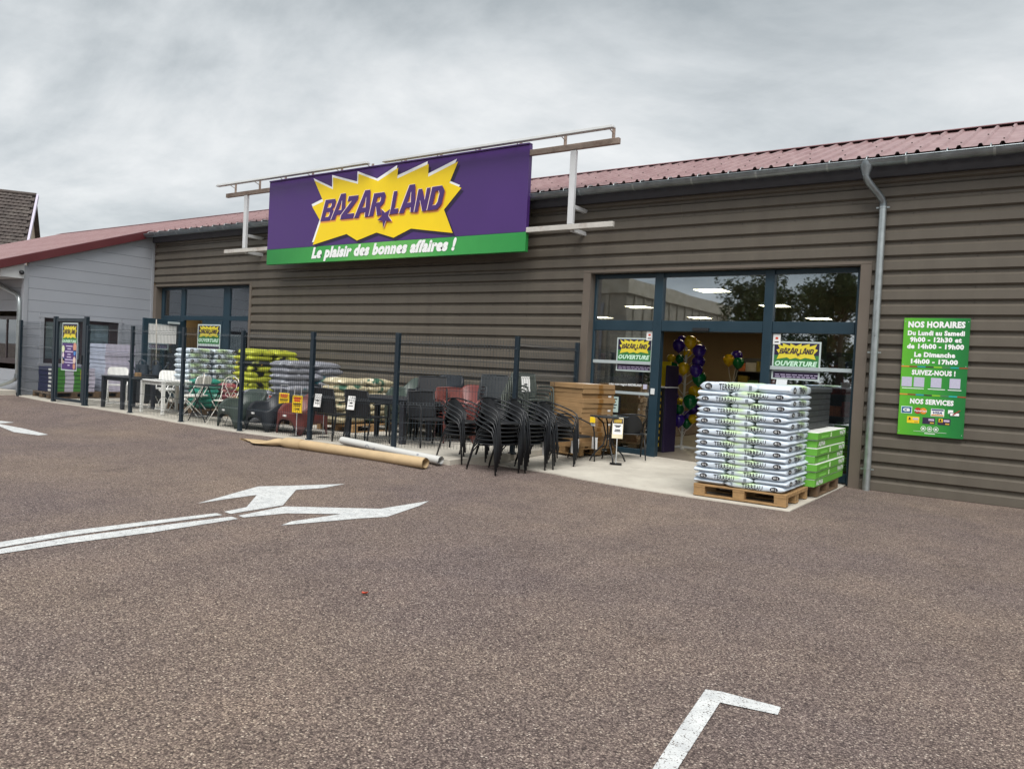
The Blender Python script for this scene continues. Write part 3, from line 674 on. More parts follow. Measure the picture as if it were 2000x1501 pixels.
MB().poly(burst_poly(SGY-.001, -.035, .055)).build('starburst_edge', WHP, sign, world=True)
MB().poly(burst_poly(SGY-.005)).build('starburst', YEL, sign, world=True)
mb1 = MB(); mb2 = MB()
for li, (ch, (bl, br, tl)) in enumerate(LET):
    put_block(mb1, ch, bl, br, tl, SGY-.0065-.0003*li, .012, -.038); put_block(mb2, ch, bl, br, tl, SGY-.012-.0024*li, -.016, .007)
mb1.poly([(x+.012, SGY-.008, z-.03) for x, z in STAR[::-1]]); mb2.poly([(x+.014, SGY-.034, z+.006) for x, z in STAR[::-1]])
mb1.build('letter_shadow', ORG, sign, world=True); mb2.build('letter_edge', M('pale pink print', '#f2dcd0', .45, .03), sign, world=True)
for li, (ch, (bl, br, tl)) in enumerate(LET):
    mb = MB(); put_block(mb, ch, bl, br, tl, SGY-.0132-.0024*li); mb.build('letter', PURP, sign, world=True)
MB().poly([(x, SGY-.037, z) for x, z in STAR[::-1]]).build('star', PURP, sign, world=True)
mb = MB(); text_into(mb, 'Le plaisir des bonnes affaires !', -13.31, 3.535, 4.06, .315, SGY-.002, .062, .28, 3)
mb.build('slogan_lettering', WHP, sign, world=True, kind='stuff')
# support frame
bits('top_beam', RUST2, sign, (-16.49, -14.85, SGY, SGY+.075, 5.19, 5.285), (-7.69, -5.945, SGY, SGY+.075, 5.20, 5.30), bevel=.006)
bits('bottom_beam', RUST, sign, (-16.48, -14.85, SGY, SGY+.075, 3.85, 3.935), (-7.69, -5.98, SGY, SGY+.075, 3.85, 3.94), bevel=.006)
for xx in (-15.72, -6.80):
    bits('post', WHT, sign, (xx-.055, xx+.055, SGY+.003, SGY+.072, 3.942, 5.188), bevel=.005)
    for z in (3.83, 4.22):
        bits('wall_stub', WHT, sign, (xx-.03, xx+.03, SGY+.077, Y0+.05, z-.035+.03, z+.035+.03), bevel=.004)
bits('back_panel', M('sign back', '#57585c', .6), sign, (-14.8, -7.75, SGY+.102, SGY+.13, 3.6, 5.3), bevel=0)
for xx in (-13, -11.3, -9.5):
    bits('wall_stub', WHT, sign, (xx-.03, xx+.03, SGY+.132, Y0+.05, 3.70, 3.77), (xx-.03, xx+.03, SGY+.132, Y0+.05, 4.22, 4.29), bevel=.004)
for (xa, xb, za, lab) in ((-16.58, -11.49, 5.42, 'l'), (-11.08, -5.94, 5.40, 'r')):
    br_ = MB(); 
    bar = MB(); y1 = SGY-.18
    bar.hexa([(xa, y1-.05, za), (xb, y1-.05, za), (xb, y1+.06, za), (xa, y1+.06, za), (xa+.03, y1-.03, za+.052), (xb-.03, y1-.03, za+.052), (xb-.03, y1+.045, za+.06), (xa+.03, y1+.045, za+.06)])
    b = bar.build('light_bar', M('grey white lamp housing', '#b4b6b6', .5, .08, 3, dirt=.3, dirtcol='#7d776e'), sign, world=True, bevel=.006)
    n = 6; 
    for i in range(n):
        x = xa+.35+i*(xb-xa-.5)/(n-1)
        q = MB().box(x-.025, x+.025, SGY+.075, SGY+.10, 5.31, 5.50).tube([(x, SGY+.08, 5.40), (x-.02, SGY-.05, 5.455), (x-.02, y1, za-.005)], .008, 6)
        q.build('bar_bracket', RUST2, sign, world=True)
# ------------------------------------------------------------------ opening hours panel
hs = thing('opening_hours_sign', 'tall green opening hours panel with white lettering screwed to the brown wall', 'sign', (-1.26, Y0, .82))
HX0, HX1, HZ0, HZ1, HY = -1.655, -.868, .82, 2.415, Y0-.03
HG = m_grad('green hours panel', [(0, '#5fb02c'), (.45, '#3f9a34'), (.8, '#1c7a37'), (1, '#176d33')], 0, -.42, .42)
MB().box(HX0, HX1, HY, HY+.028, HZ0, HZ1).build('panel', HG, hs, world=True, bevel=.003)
HH = HZ1-HZ0; HW = HX1-HX0; HC = (HX0+HX1)/2
def hz(v): return HZ1-v*HH
for s, v, wd, hg in (('NOS HORAIRES', .055, .86, .056), ('Du Lundi au Samedi', .127, .86, .043), ('9h00 - 12h30 et', .183, .78, .045), ('de 14h00 - 19h00', .240, .86, .045), ('Le Dimanche', .310, .62, .043), ('14h00 - 17h00', .368, .71, .043), ('SUIVEZ-NOUS !', .462, .66, .046), ('NOS SERVICES', .708, .66, .046)):
    mb = MB(); text_into(mb, s, HC, hz(v), wd*HW, hg*HH, HY-.003, .055, 0, 2, centre=True)
    mb.build('text_line', WHP, hs, world=True, kind='stuff')
SC = ['#d98a3a', '#8d2f2b', '#1d8fb0', '#3a2b33', '#8fc32f', '#4f7a58', '#1fa6a6', '#97462c']
for v in (.413, .652):
    for i, c in enumerate(SC):
        MB().box(HX0+i*HW/8, HX0+(i+1)*HW/8, HY-.0025, HY-.001, hz(v)-.008, hz(v)+.008).build('colour_stripe', M('stripe '+c, c, .5), hs, world=True)
for u in (.10, .29, .55, .83):
    MB().box(HX0+(u-.08)*HW, HX0+(u+.08)*HW, HY-.003, HY-.001, hz(.585), hz(.503)).build('blank_code_square', M('pale code square', '#b9b7cc', .6, .08, 60), hs, world=True)
mb = MB()
for u, s in ((.19, 'f'), ): pass
for u, wd in ((.2, .34), (.56, .26), (.83, .2)): mb.box(HX0+(u-wd/2)*HW, HX0+(u+wd/2)*HW, HY-.0025, HY-.001, hz(.602), hz(.596))
mb.box(HC-.25*HW, HC+.25*HW, HY-.0025, HY-.001, hz(.962), hz(.960)); mb.box(HC-.08*HW, HC+.08*HW, HY-.0025, HY-.001, hz(.978), hz(.972))
mb.build('small_print', WHP, hs, world=True, kind='stuff')
def logo(name, *layers):
    o = bpy.data.objects.new(name, None); COL.objects.link(o); o.parent = hs
    for i, (nm, mbx, mt) in enumerate(layers): mbx.build(nm, mt, o, world=True)
def rect(u0, u1, v0, v1, k): return MB().box(HX0+u0*HW, HX0+u1*HW, HY-.002-.002*k, HY-.001-.002*(k-.6 if k else 0), hz(v1), hz(v0))
def disc(u, v, r, k, n=24):
    y = HY-.002-.002*k; return MB().poly([(HX0+u*HW+r*math.cos(-2*math.pi*i/n), y, hz(v)+r*math.sin(-2*math.pi*i/n)) for i in range(n)][::-1])
def ltxt(s, u, v, wd, hg, k, bold=.03, shear=0): return text_into(MB(), s, HX0+u*HW, hz(v), wd*HW, hg*HH, HY-.002-.002*k, bold, shear, 2, centre=True)
logo('card_logo', ('field', rect(.04, .21, .755, .815, 0), M('cb border', '#d8eef0')), ('field', rect(.05, .20, .76, .81, 1), M('cb blue', '#145a86')), ('letters', ltxt('CB', .125, .785, .11, .028, 2, .06), WHP))
logo('card_logo', ('disc', disc(.30, .787, .042, 0), M('mc red', '#b3261e')), ('disc', disc(.385, .787, .042, 1), M('mc orange', '#e38a22')), ('letters', ltxt('MasterCard', .343, .787, .19, .018, 2, .02), WHP))
logo('card_logo', ('field', rect(.50, .70, .762, .825, 0), WHP), ('bar', rect(.51, .69, .766, .777, 1), M('visa blue', '#1c2c6b')), ('bar', rect(.51, .69, .810, .820, 1), M('visa gold', '#c98a2c')), ('letters', ltxt('VISA', .60, .794, .14, .020, 2, .03, .25), M('visa ink', '#1c2c6b')))
logo('cheque_logo', ('field', rect(.755, .83, .765, .795, 0), WHP), ('field', rect(.78, .93, .785, .815, 1), M('cheque ink', '#22302a')), ('field', rect(.79, .92, .789, .811, 2), WHP), ('stroke', MB().poly([(HX0+.82*HW, HY-.009, hz(.800)), (HX0+.835*HW, HY-.009, hz(.808)), (HX0+.94*HW, HY-.009, hz(.765)), (HX0+.93*HW, HY-.009, hz(.762))]), M('cheque red', '#a3332a')))
for u, bg_, s in ((.14, YELP, 1), (.38, PURPD, 0), (.61, PURPD, 1)):
    ls = [('field', rect(u, u+.19, .840, .895, 0), bg_)]
    if s: ls += [('field', rect(u+.015, u+.075, .843, .873, 1), YELP), ('letters', ltxt('B.', u+.045, .858, .04, .022, 2, .06, .2), INK)]
    ls += [('bar', rect(u+.115, u+.175, .878, .889, 1), M('gold bar', '#c9a23a')), ('bar', rect(u+.09, u+.175, .850, .866, 1), M('pink bar', '#c9b8cf'))]
    logo('loyalty_card_logo', *ls)
for u in (.40, .495, .59):
    ring = MB(); n = 20
    for i in range(n):
        a, b = 2*math.pi*i/n, 2*math.pi*(i+1)/n; cx_, cz_ = HX0+u*HW, hz(.935)
        ring.poly([(cx_+.026*math.cos(a), HY-.003, cz_+.026*math.sin(a)), (cx_+.032*math.cos(a), HY-.003, cz_+.032*math.sin(a)), (cx_+.032*math.cos(b), HY-.003, cz_+.032*math.sin(b)), (cx_+.026*math.cos(b), HY-.003, cz_+.026*math.sin(b))])
    ring.poly([(cx_-.014, HY-.003, cz_-.012), (cx_+.012, HY-.003, cz_-.012), (cx_+.014, HY-.003, cz_+.006), (cx_+.004, HY-.003, cz_+.012), (cx_-.014, HY-.003, cz_+.008)])
    ring.build('service_icon', WHP, hs, world=True)
for a in (HX0+.02, HX1-.02):
    for b in (.03, .4, .97): MB().cyl((a, HY-.004, hz(b)), (a, HY+.002, hz(b)), .006, 8).build('screw', ALU, hs, world=True)
# ------------------------------------------------------------------ posters
GRNB = M('green poster print', '#35763f', .5, .05, 3); YPR = M('yellow poster print', '#d9c93a', .5, .05, 3); PTX = M('poster letter purple', '#3a2a35', .5, .05, 3); PALE = M('pale mint print', '#c4e6cf', .5, .04, 3)
bx0 = min(p[0] for p in BURST); bx1 = max(p[0] for p in BURST); bz0 = min(p[1] for p in BURST); bz1 = max(p[1] for p in BURST)
def poster(name, label, x0, x1, z0, z1, y, tall=False, group=None, axis='y', bend=None):
    """flat printed sheet facing -Y, built at its place; local frame at the sheet's lower centre"""
    t = thing(name, label, 'poster', ((x0+x1)/2, y, z0), 0, group)
    W_, H_ = x1-x0, z1-z0
    P = lambda u, v, k: (x0+u*W_, y-.0025*k, z1-v*H_)
    def rc(nm, u0, u1, v0, v1, k, mt):
        m_ = MB(); m_.box(x0+u0*W_, x0+u1*W_, y-.0025*k, y-.0025*k+.002, z1-v1*H_, z1-v0*H_); return m_.build(nm, mt, t, world=True)
    rc('sheet', 0, 1, 0, 1, 0, M('pale mint poster paper', '#b9c6c4', .5, .05, 4)); b = .035
    hb = .30 if tall else .36
    rc('purple_field', b, 1-b, b*W_/H_, hb, 1, PURPX)
    gt = .42 if tall else .70
    rc('green_field', b, 1-b, hb, gt, 1, GRNB)
    v0_, v1_ = (.05, .33) if tall else (.05, .47)
    mp_ = lambda x, yy, z: P(.08+(x-bx0)/(bx1-bx0)*.86, v1_-(z-bz0)/(bz1-bz0)*(v1_-v0_), yy)
    MB().poly([mp_(x, 2, z) for x, z in BURST[::-1]]).build('starburst', YPR, t, world=True)
    m_ = MB()
    for li, (ch, (bl, br, tl)) in enumerate(LET): put_block(m_, ch, bl, br, tl, 3+.06*li, fn=mp_)
    m_.poly([mp_(x, 3, z) for x, z in STAR[::-1]]); m_.build('name_lettering', PTX, t, world=True)
    m_ = MB(); vv = .385 if tall else .575
    text_into(m_, 'OUVERTURE', (x0+x1)/2, z1-vv*H_, W_*.88, H_*(.06 if tall else .135), y-.005, .05, .25, 2, centre=True); m_.build('opening_lettering', PALE, t, world=True)
    if tall:
        rc('lower_field', b, 1-b, gt, .975, 1, PURP)
        m_ = MB(); rr = random.Random(3)
        for i in range(8): 
            wd = (.42, .22, .5, .2, .28, .5, .56, .14)[i]; m_.box(x0+(.5-wd/2)*W_, x0+(.5+wd/2)*W_, y-.0055, y-.004, z1-(.50+i*.057)*H_, z1-(.475+i*.057)*H_)
        m_.build('small_print', M('lilac print', '#cdb8da', .5), t, world=True)
        for u, v, r_, c in ((.12, .55, .09, '#cfd9b0'), (.86, .50, .11, '#c98f7a'), (.86, .62, .07, '#4f86c4'), (.13, .68, .06, '#e0d0d8'), (.12, .80, .08, '#b0a090'), (.85, .78, .09, '#d8c0b4'), (.84, .90, .08, '#c08a70'), (.16, .76, .05, '#5577b0')):
            n = 16; MB().poly([(x0+u*W_+r_*W_*math.cos(2*math.pi*i/n), y-.0055, z1-v*H_+r_*1.3*W_*math.sin(2*math.pi*i/n)) for i in range(n)]).build('product_picture', M('pic '+c, c, .6, .25, 30), t, world=True)
    else:
        rc('lower_field', b, 1-b, gt+.09, 1-b*W_/H_, 1, PURPD)
        m_ = MB(); rr = random.Random(5)
        for row in (.865, .92):
            u = .08
            while u < .9:
                wd = rr.uniform(.05, .11); m_.box(x0+u*W_, x0+(u+wd)*W_, y-.0045, y-.003, z1-(row+.016)*H_, z1-(row-.006)*H_); u += wd+.025
        m_.build('small_print', M('lilac print', '#b9aecb', .5), t, world=True)
    return t
poster('opening_poster', 'opening poster on the pane left of the entrance doorway', -6.135, -5.475, 1.50, 2.07, 11.966)
poster('opening_poster', 'opening poster on the pane right of the entrance doorway', -3.475, -2.77, 1.49, 2.07, 11.966)
poster('opening_poster', 'opening poster on the closed leaf of the side door beside the annex', -18.42, -17.43, 1.45, 2.17, 11.918)
# small stickers
for x, z, lab in ((-5.53, 2.11, 'small white no-smoking notice on the pane left of the doorway'), (-3.42, 2.10, 'small white notice on the pane right of the doorway')):
    t = thing('sticker', lab, 'notice', (x, 11.954, z-.07)); MB().box(x-.055, x+.055, 11.954, 11.957, z-.08, z+.08).build('sheet', PAPER, t, world=True); MB().box(x-.02, x+.02, 11.951, 11.953, z, z+.03).build('mark', REDP, t, world=True); MB().box(x-.03, x+.03, 11.951, 11.953, z-.05, z-.035).build('mark', INK, t, world=True)
t = thing('door_lettering', 'white handwritten-style lettering strip on the pane above the cardboard boxes', 'lettering', (-5.9, 11.964, 1.22))
mb = MB(); text_into(mb, 'créez votre magasin BAZARLAND', -6.25, 1.235, .62, .055, 11.962, .015, .1, 2); mb.build('text', WHP, t, world=True); MB().box(-5.60, -5.53, 11.961, 11.9635, 1.21, 1.29).build('blank_code_square', M('pale code square'), t, world=True) if False else MB().box(-5.60, -5.53, 11.961, 11.9635, 1.21, 1.29).build('blank_code_square', MATS['pale code square'], t, world=True)
t = thing('door_notice', 'small framed paper notice low on the pane beside the cardboard boxes', 'notice', (-6.12, 11.964, .75))
MB().box(-6.22, -6.02, 11.955, 11.967, .75, 1.07).build('frame', BLK, t, world=True); MB().box(-6.195, -6.045, 11.951, 11.954, .78, 1.05).build('sheet', M('mint paper', '#b9cfc9', .6), t, world=True)
for i in range(4): MB().box(-6.17, -6.07-.02*(i % 2), 11.948, 11.950, 1.0-i*.05, 1.015-i*.05).build('print_line', INK, t, world=True)

# ------------------------------------------------------------------ fence
FZ = 8.5
fence = thing('wire_fence', 'dark wire mesh fence on square posts enclosing the outdoor goods', 'fence', (-13, FZ, .1))
POSTS = [(-17.19, FZ, 1.91), (-15.39, FZ, 1.92), (-13.57, FZ, 1.91), (-11.75, FZ, 1.88), (-9.9, FZ, 1.885), (-8.01, FZ, 1.9), (-6.70, 9.75, 1.95), (-6.72, 11.62, 1.95)]
def post(x, y, zt, par):
    z0 = pz(x)-.02
    m_ = MB().box(x-.035, x+.035, y-.03, y+.03, z0, zt); m_.box(x-.05, x+.05, y-.045, y+.045, z0, z0+.035)
    o = m_.build('post', FENC, par, world=True, bevel=.004)
    for k in range(7):
        z = z0+.25+k*(zt-z0-.4)/6; MB().box(x-.012, x+.012, y+.031, y+.05, z-.012, z+.012).build('clip', FENC, o, world=True)
def wire_panel(a, b, zt, par):
    ax, ay = a; bx_, by = b; L = math.hypot(bx_-ax, by-ay); d = ((bx_-ax)/L, (by-ay)/L); nrm = (-d[1], d[0])
    m_ = MB(); n = int(L/.05)
    prof = []
    za, zb = pz(ax)+.03, pz(bx_)+.03
    hz_ = [0, .02, .2, .42, .44, .46, .84, .86, .88, 1.26, 1.28, 1.3, 1.58, 1.62]
    def pt(s, h, off=0): 
        z0 = za+(zb-za)*s/L; hh = z0+h*(zt-z0)
        return (ax+d[0]*s+nrm[0]*off, ay+d[1]*s+nrm[1]*off, hh)
    folds = [(0, 0), (.05, 0), (.07, -.03), (.09, 0), (.36, 0), (.38, -.03), (.40, 0), (.64, 0), (.66, -.03), (.68, 0), (.90, 0), (.92, -.03), (.94, 0), (1.0, 0)]
    for i in range(n+1):
        s = .02+i*(L-.04)/n; m_.tube([pt(s, h, o) for h, o in folds], .0029, 4, cap=False)
    for h, o in ((.05, 0), (.07, -.03), (.09, 0), (.22, 0), (.36, 0), (.38, -.03), (.40, 0), (.52, 0), (.64, 0), (.66, -.03), (.68, 0), (.79, 0), (.90, 0), (.92, -.03), (.94, 0)):
        m_.tube([pt(.0, h, o), pt(L, h, o)], .003, 4, cap=False)
    m_.build('wire_panel', FENC, par, world=True, kind='stuff')
for x, y, zt in POSTS: post(x, y, zt, fence)
pp = [(-17.19, FZ)]+[(p[0], p[1]) for p in POSTS[1:]]
for i, (a, b) in enumerate(zip(pp, pp[1:])): wire_panel((a[0], a[1]), (b[0], b[1]), min(POSTS[i][2], POSTS[i+1][2])+(.03 if i < 5 else -.01), fence)
post(-20.22, 8.42, 2.0, fence); wire_panel((-20.22, 8.44), (-18.72, FZ), 1.97, fence)
gate = thing('fence_gate', 'dark framed pedestrian gate in the wire fence carrying a purple banner', 'gate', (-17.95, FZ, .13))
gz0 = .14
for x in (-18.67, -17.27): bits('gate_post', FENC, gate, (x-.045, x+.045, FZ-.04, FZ+.04, gz0-.03, 2.10), bevel=.005)
for x in (-18.57, -17.37): bits('gate_stile', FENC, gate, (x-.035, x+.035, FZ-.025, FZ+.025, gz0+.06, 2.06), bevel=.004)
bits('gate_rail', FENC, gate, (-18.53, -17.41, FZ-.024, FZ+.024, gz0+.06, gz0+.12), (-18.53, -17.41, FZ-.024, FZ+.024, 1.98, 2.06), bevel=.004)
m_ = MB()
for i in range(23): m_.tube([(-18.50+i*.048, FZ, gz0+.1), (-18.50+i*.048, FZ, 2.0)], .0022, 4, cap=False)
for i in range(9): m_.tube([(-18.53, FZ, .4+i*.2), (-17.41, FZ, .4+i*.2)], .0026, 4, cap=False)
m_.build('gate_mesh', FENC, gate, world=True, kind='stuff')
bits('gate_lock', BLK, gate, (-17.43, -17.36, FZ-.05, FZ+.05, 1.05, 1.25))
poster('gate_banner', 'tall purple and green opening banner hung on the fence gate', -18.26, -17.56, .89, 1.955, FZ-.045, True)
# ------------------------------------------------------------------ goods: prototypes
from mathutils import noise as mnoise
TRASH = []
def ordn(k): return ['top', 'second', 'third', 'fourth', 'fifth', 'sixth', 'seventh', 'eighth', 'ninth', 'tenth', 'eleventh', 'twelfth', 'thirteenth', 'fourteenth', 'fifteenth', 'sixteenth', 'seventeenth', 'eighteenth'][k]
def kill_all():
    for r_ in TRASH:
        for ch in list(r_.children_recursive): bpy.data.objects.remove(ch)
        bpy.data.objects.remove(r_)
# --- sacks
def sack_mesh(L, W_, H_, seed, crimp=.03, wr=1.0, ey=.28, ez_=.42, et=7):
    mb = MB(); nu, nv = 27, 20; off = Vector((seed*7.3, seed*3.1, seed*1.7))
    def fn(a, b):   # a: around (wrapped), b: along
        u = -1+2*b; th = 2*math.pi*a
        e = max(0.0, 1-abs(u)**et)**.5
        c, s_ = math.cos(th), math.sin(th)
        hh = max(.10, e); ww = .90+.10*max(0, 1-abs(u)**6)**.5
        y = W_/2*ww*math.copysign(abs(c)**ey, c); z = H_/2+H_/2*hh*math.copysign(abs(s_)**ez_, s_)
        x = L/2*u
        p = Vector((x, y, z)); q = p*7+off
        d = mnoise.noise(q)*.012*wr+mnoise.noise(q*2.7)*.006*wr
        fold = .004*wr*mnoise.noise(Vector((x*30, y*6, seed)))*(abs(u)**3)
        yy = y+math.copysign(d*.8, c)*abs(c)**.5; zz_ = z+(d*.7+fold)*s_
        zz_ = max(-.004, zz_)
        return (x+.008*mnoise.noise(Vector((y*12, z*20, seed)))*abs(u), yy, zz_)
    mb.grid(fn, nu, nv, wrapu=True)
    n = nu; mb.f.append(tuple(range(n))[::-1]); mb.f.append(tuple((nv-1)*n+j for j in range(n))); mb.mi += [0, 0]
    me = mb.mesh('sack', None, True)
    return me
def m_sack(name, fnc, rough=.42, bmpst=.35):
    m, t, p = nodes_of(name); v = coords(t); s_ = t.nodes.new('ShaderNodeSeparateXYZ'); t.links.new(v, s_.inputs[0]); wv = objrand(t)
    c = fnc(t, v, s_.outputs[0], s_.outputs[1], s_.outputs[2], wv)
    c = mixc(t, .3, c, ramp(t, noise(t, v, 14, 5, .6, wv), [(.3, (.72, .72, .72, 1)), (.7, (1.1, 1.1, 1.1, 1))]), 'MULTIPLY')
    t.links.new(c, p.inputs['Base Color']); p.inputs['Roughness'].default_value = rough
    bump(t, p, noise(t, v, 20, 6, .68, wv), bmpst*1.5, .016); return m
def f_terreau(t, v, x, y, z, wv):
    k = mathn(t, 'ADD', x, mathn(t, 'MULTIPLY', noise(t, v, 5, 3), .10))
    g_ = ramp(t, k, [(-.02+.5, (0, 0, 0, 1)), (.5, (0, 0, 0, 1))]) if False else None
    a = mathn(t, 'MULTIPLY', ramp(t, mathn(t, 'MULTIPLY', mathn(t, 'ADD', k, .4), 1.25), [(.45, (0, 0, 0, 1)), (.62, (1, 1, 1, 1)), (.80, (1, 1, 1, 1)), (.9, (.1, .1, .1, 1))]), ramp(t, mathn(t, 'MULTIPLY', z, 12.0), [(.35, (.15, .15, .15, 1)), (.7, (1, 1, 1, 1))]))
    return mixc(t, mathn(t, 'MULTIPLY', a, .75), lin('#ced9e4'), lin('#bddb95'))
TERR = m_sack('pale blue and lime sack film', f_terreau)
def f_blotch(base, spots):
    def f(t, v, x, y, z, wv):
        c = lin(base)
        for col, sc_, th, axis in spots:
            n = noise(t, v, sc_, 2, .5, wv)
            c = mixc(t, ramp(t, n, [(th, (0, 0, 0, 1)), (th+.05, (1, 1, 1, 1))]), c, lin(col))
        return c
    return f
YELS = m_sack('yellow and black sack film', f_blotch('#b5bb3c', [('#17161a', 2.6, .54, 0), ('#d9a63a', 6, .66, 0), ('#dfe6e8', 9, .72, 0)]))
GRYS = m_sack('grey sack film', f_blotch('#85878f', [('#27606a', 3.4, .66, 0), ('#aeb3ba', 6, .66, 0)]))
CRMS = m_sack('cream sack film', f_blotch('#b8ae90', [('#3c5f4d', 4.2, .60, 0), ('#e6dfca', 7, .62, 0)]))
TEAS = m_sack('teal sack film', f_blotch('#2f8a78', [('#9fd0c4', 6, .60, 0), ('#123f38', 5, .62, 0)]))
PNKS = m_sack('plum sack film', f_blotch('#8a4f58', [('#c98f86', 6, .58, 0), ('#a3352c', 4, .62, 0), ('#e0d3c8', 8, .66, 0)]))
def stamp(me, items, mat, name, parent, side):
    """project lettering onto the long side of a sack; side=-1 is the -Y side"""
    bm = bmesh.new(); bm.from_mesh(me); bv = BVHTree.FromBMesh(bm); mb = MB()
    for s, xc, zc, wd, hg, bold in items:
        if s is None:
            n = 18; vs = [(xc+k_*wd/2*math.cos(2*math.pi*i/n)*-side, zc+k_*hg/2*math.sin(2*math.pi*i/n)) for k_ in (1, .66, .33) for i in range(n)]+[(xc, zc)]
            fs = [(r0*n+i, r0*n+(i+1) % n, (r0+1)*n+(i+1) % n, (r0+1)*n+i) for r0 in (0, 1) for i in range(n)]+[(2*n+i, 2*n+(i+1) % n, 3*n) for i in range(n)]
        elif s == '#':
            vs = [(xc-wd/2, zc-hg/2), (xc+wd/2, zc-hg/2), (xc+wd/2, zc+hg/2), (xc-wd/2, zc+hg/2)]; fs = [(0, 1, 2, 3) if side < 0 else (3, 2, 1, 0)]
        else:
            gv, gf, asp = glyphs(s, bold, 0, 1)
            vs = [(xc+(u-.5)*wd*(1 if side < 0 else -1), zc+(v-.5)*hg) for u, v in gv]; fs = gf
        pts = []
        for x, z in vs:
            loc, nr, i_, d_ = bv.ray_cast(Vector((x, side*1.0, z)), Vector((0, -side, 0)))
            y = loc.y if loc is not None else side*.2
            pts.append((x, y+side*(.006 if s == '40 L' else .0035 if s != None else .003), z))
        b = len(mb.v); mb.v += pts; mb.f += [tuple(i+b for i in f) for f in fs]; mb.mi += [0]*len(fs)
    bm.free(); return mb.build(name, mat, parent)
def terreau_proto(L, W_, H_, seed):
    r_ = thing('compost_sack', 'x', 'sack'); TRASH.append(r_)
    me = sack_mesh(L, W_, H_, seed); me.materials.append(TERR); link_mesh('film', me, None, r_)
    zc = H_*.50; k = L/.72
    for sd in (-1, 1):
        stamp(me, [('TERREAU', .02*k, zc, .25*k, H_*.68, .022)], INK, 'brand_lettering', r_, sd)
        stamp(me, [(None, -.235*k, zc, .092*k, H_*.70, 0)], INK, 'volume_badge', r_, sd)
        stamp(me, [('40 L', -.235*k, zc, .060*k, H_*.38, .01)], WHP, 'volume_lettering', r_, sd)
        stamp(me, [('#', .275*k, zc, .035*k, H_*.5, 0)], M('grey print', '#7b858c', .5), 'print_patch', r_, sd)
    return r_
def plain_proto(L, W_, H_, seed, mt, nm):
    r_ = thing(nm, 'x', 'sack'); TRASH.append(r_); me = sack_mesh(L, W_, H_*1.18, seed, wr=2.4, ey=.48, ez_=.8, et=3.6); me.materials.append(mt); link_mesh('film', me, None, r_); return r_
T_long = [terreau_proto(.72, .475, .080, s) for s in (1, 2, 3, 6, 7)]
T_deep = [terreau_proto(.95, .395, .080, s) for s in (4, 5, 8)]
# --- pallets
def pallet_proto(L, W_, mt):
    r_ = thing('pallet', 'x', 'pallet'); TRASH.append(r_); h = .144
    def bd(nm, x0, x1, y0, y1, z0, z1): MB().box(x0, x1, y0, y1, z0, z1).build(nm, mt, r_, bevel=.003)
    for x, w_ in ((-L/2, .10), (0-.0725, .145), (L/2-.10, .10)):
        bd('bottom_board', -L/2, L/2, *((-W_/2, -W_/2+.1) if x < -.2 else ((W_/2-.1, W_/2) if x > .2 else (-.0725, .0725))), 0, .022)
    for xx in (-L/2, -.0725, L/2-.145):
        for yy in (-W_/2, -.0725, W_/2-.1):
            bd('block', xx+.003, xx+.142, yy+.003, yy+(.142 if yy == -.0725 else .097), .0222, .0998)
        bd('cross_board', xx, xx+.145, -W_/2, W_/2, .10, .1218)
    n = 7 if W_ > .9 else 5
    for i in range(n):
        wd = .12 if i % 2 == 0 else .095; yc = -W_/2+.06+i*(W_-.12)/(n-1); bd('top_board', -L/2, L/2, yc-wd/2, yc+wd/2, .122, .144)
    return r_
P_new = pallet_proto(1.12, .97, WOOD); P_old = pallet_proto(1.2, .8, WOODD); P_small = pallet_proto(.8, .9, WOOD)
def put(proto, loc, rz, label, group=None):
    o = dup(proto, loc, rz, label, group); return o
# ------------------------------------------------------------------ entrance pallet of compost
rg = random.Random(11)
zp = .022
put(P_new, (-2.945, 9.565, zp), 0, 'light wooden pallet under the tall compost sack stack by the entrance', 'pallets')
NL = 18; dz = .0672
GRPT = 'compost sacks stacked by the entrance'
for i in range(NL):
    z = zp+.145+(NL-1-i)*dz
    j = lambda a=.014: rg.uniform(-a, a)
    lay = ordn(i)+' layer of the entrance compost stack'
    if i % 2 == 0:
        put(rg.choice(T_long), (-3.165+j(), 9.325+j(), z), j(.02), 'compost sack along the front left, '+lay, GRPT)
        put(rg.choice(T_long), (-3.165+j(), 9.81+j(), z), j(.02), 'compost sack at the rear left, '+lay, GRPT)
        put(rg.choice(T_deep), (-2.60+j(), 9.565+j(), z), R(90)+j(.015), 'compost sack lengthwise on the right, '+lay, GRPT)
    else:
        put(rg.choice(T_deep), (-3.335+j(), 9.565+j(), z), R(90)+j(.015), 'compost sack with plain end forward on the left, '+lay, GRPT)
        put(rg.choice(T_long), (-2.765+j(), 9.325+j(), z), R(180)+j(.02), 'compost sack along the front right, '+lay, GRPT)
        put(rg.choice(T_long), (-2.765+j(), 9.81+j(), z), R(180)+j(.02), 'compost sack at the rear right, '+lay, GRPT)
for o_ in [o for o in COL.objects if o.get('label', '').endswith(ordn(0)+' layer of the entrance compost stack')]: o_.scale = (1, 1, 1.45)
# small card holder on the stack
t = thing('card_holder', 'small white card holder leaning on top of the compost stack', 'card holder', (-2.80, 10.06, 1.40))
mb = MB().hexa([(-2.86, 10.06, 1.40), (-2.72, 10.02, 1.40), (-2.715, 10.03, 1.40), (-2.855, 10.07, 1.40), (-2.86, 10.09, 1.49), (-2.72, 10.05, 1.49), (-2.715, 10.06, 1.49), (-2.855, 10.10, 1.49)]); mb.build('card', WHT, t, world=True)
MB().box(-2.84, -2.74, 10.06, 10.11, 1.393, 1.40).build('foot', WHT, t, world=True)
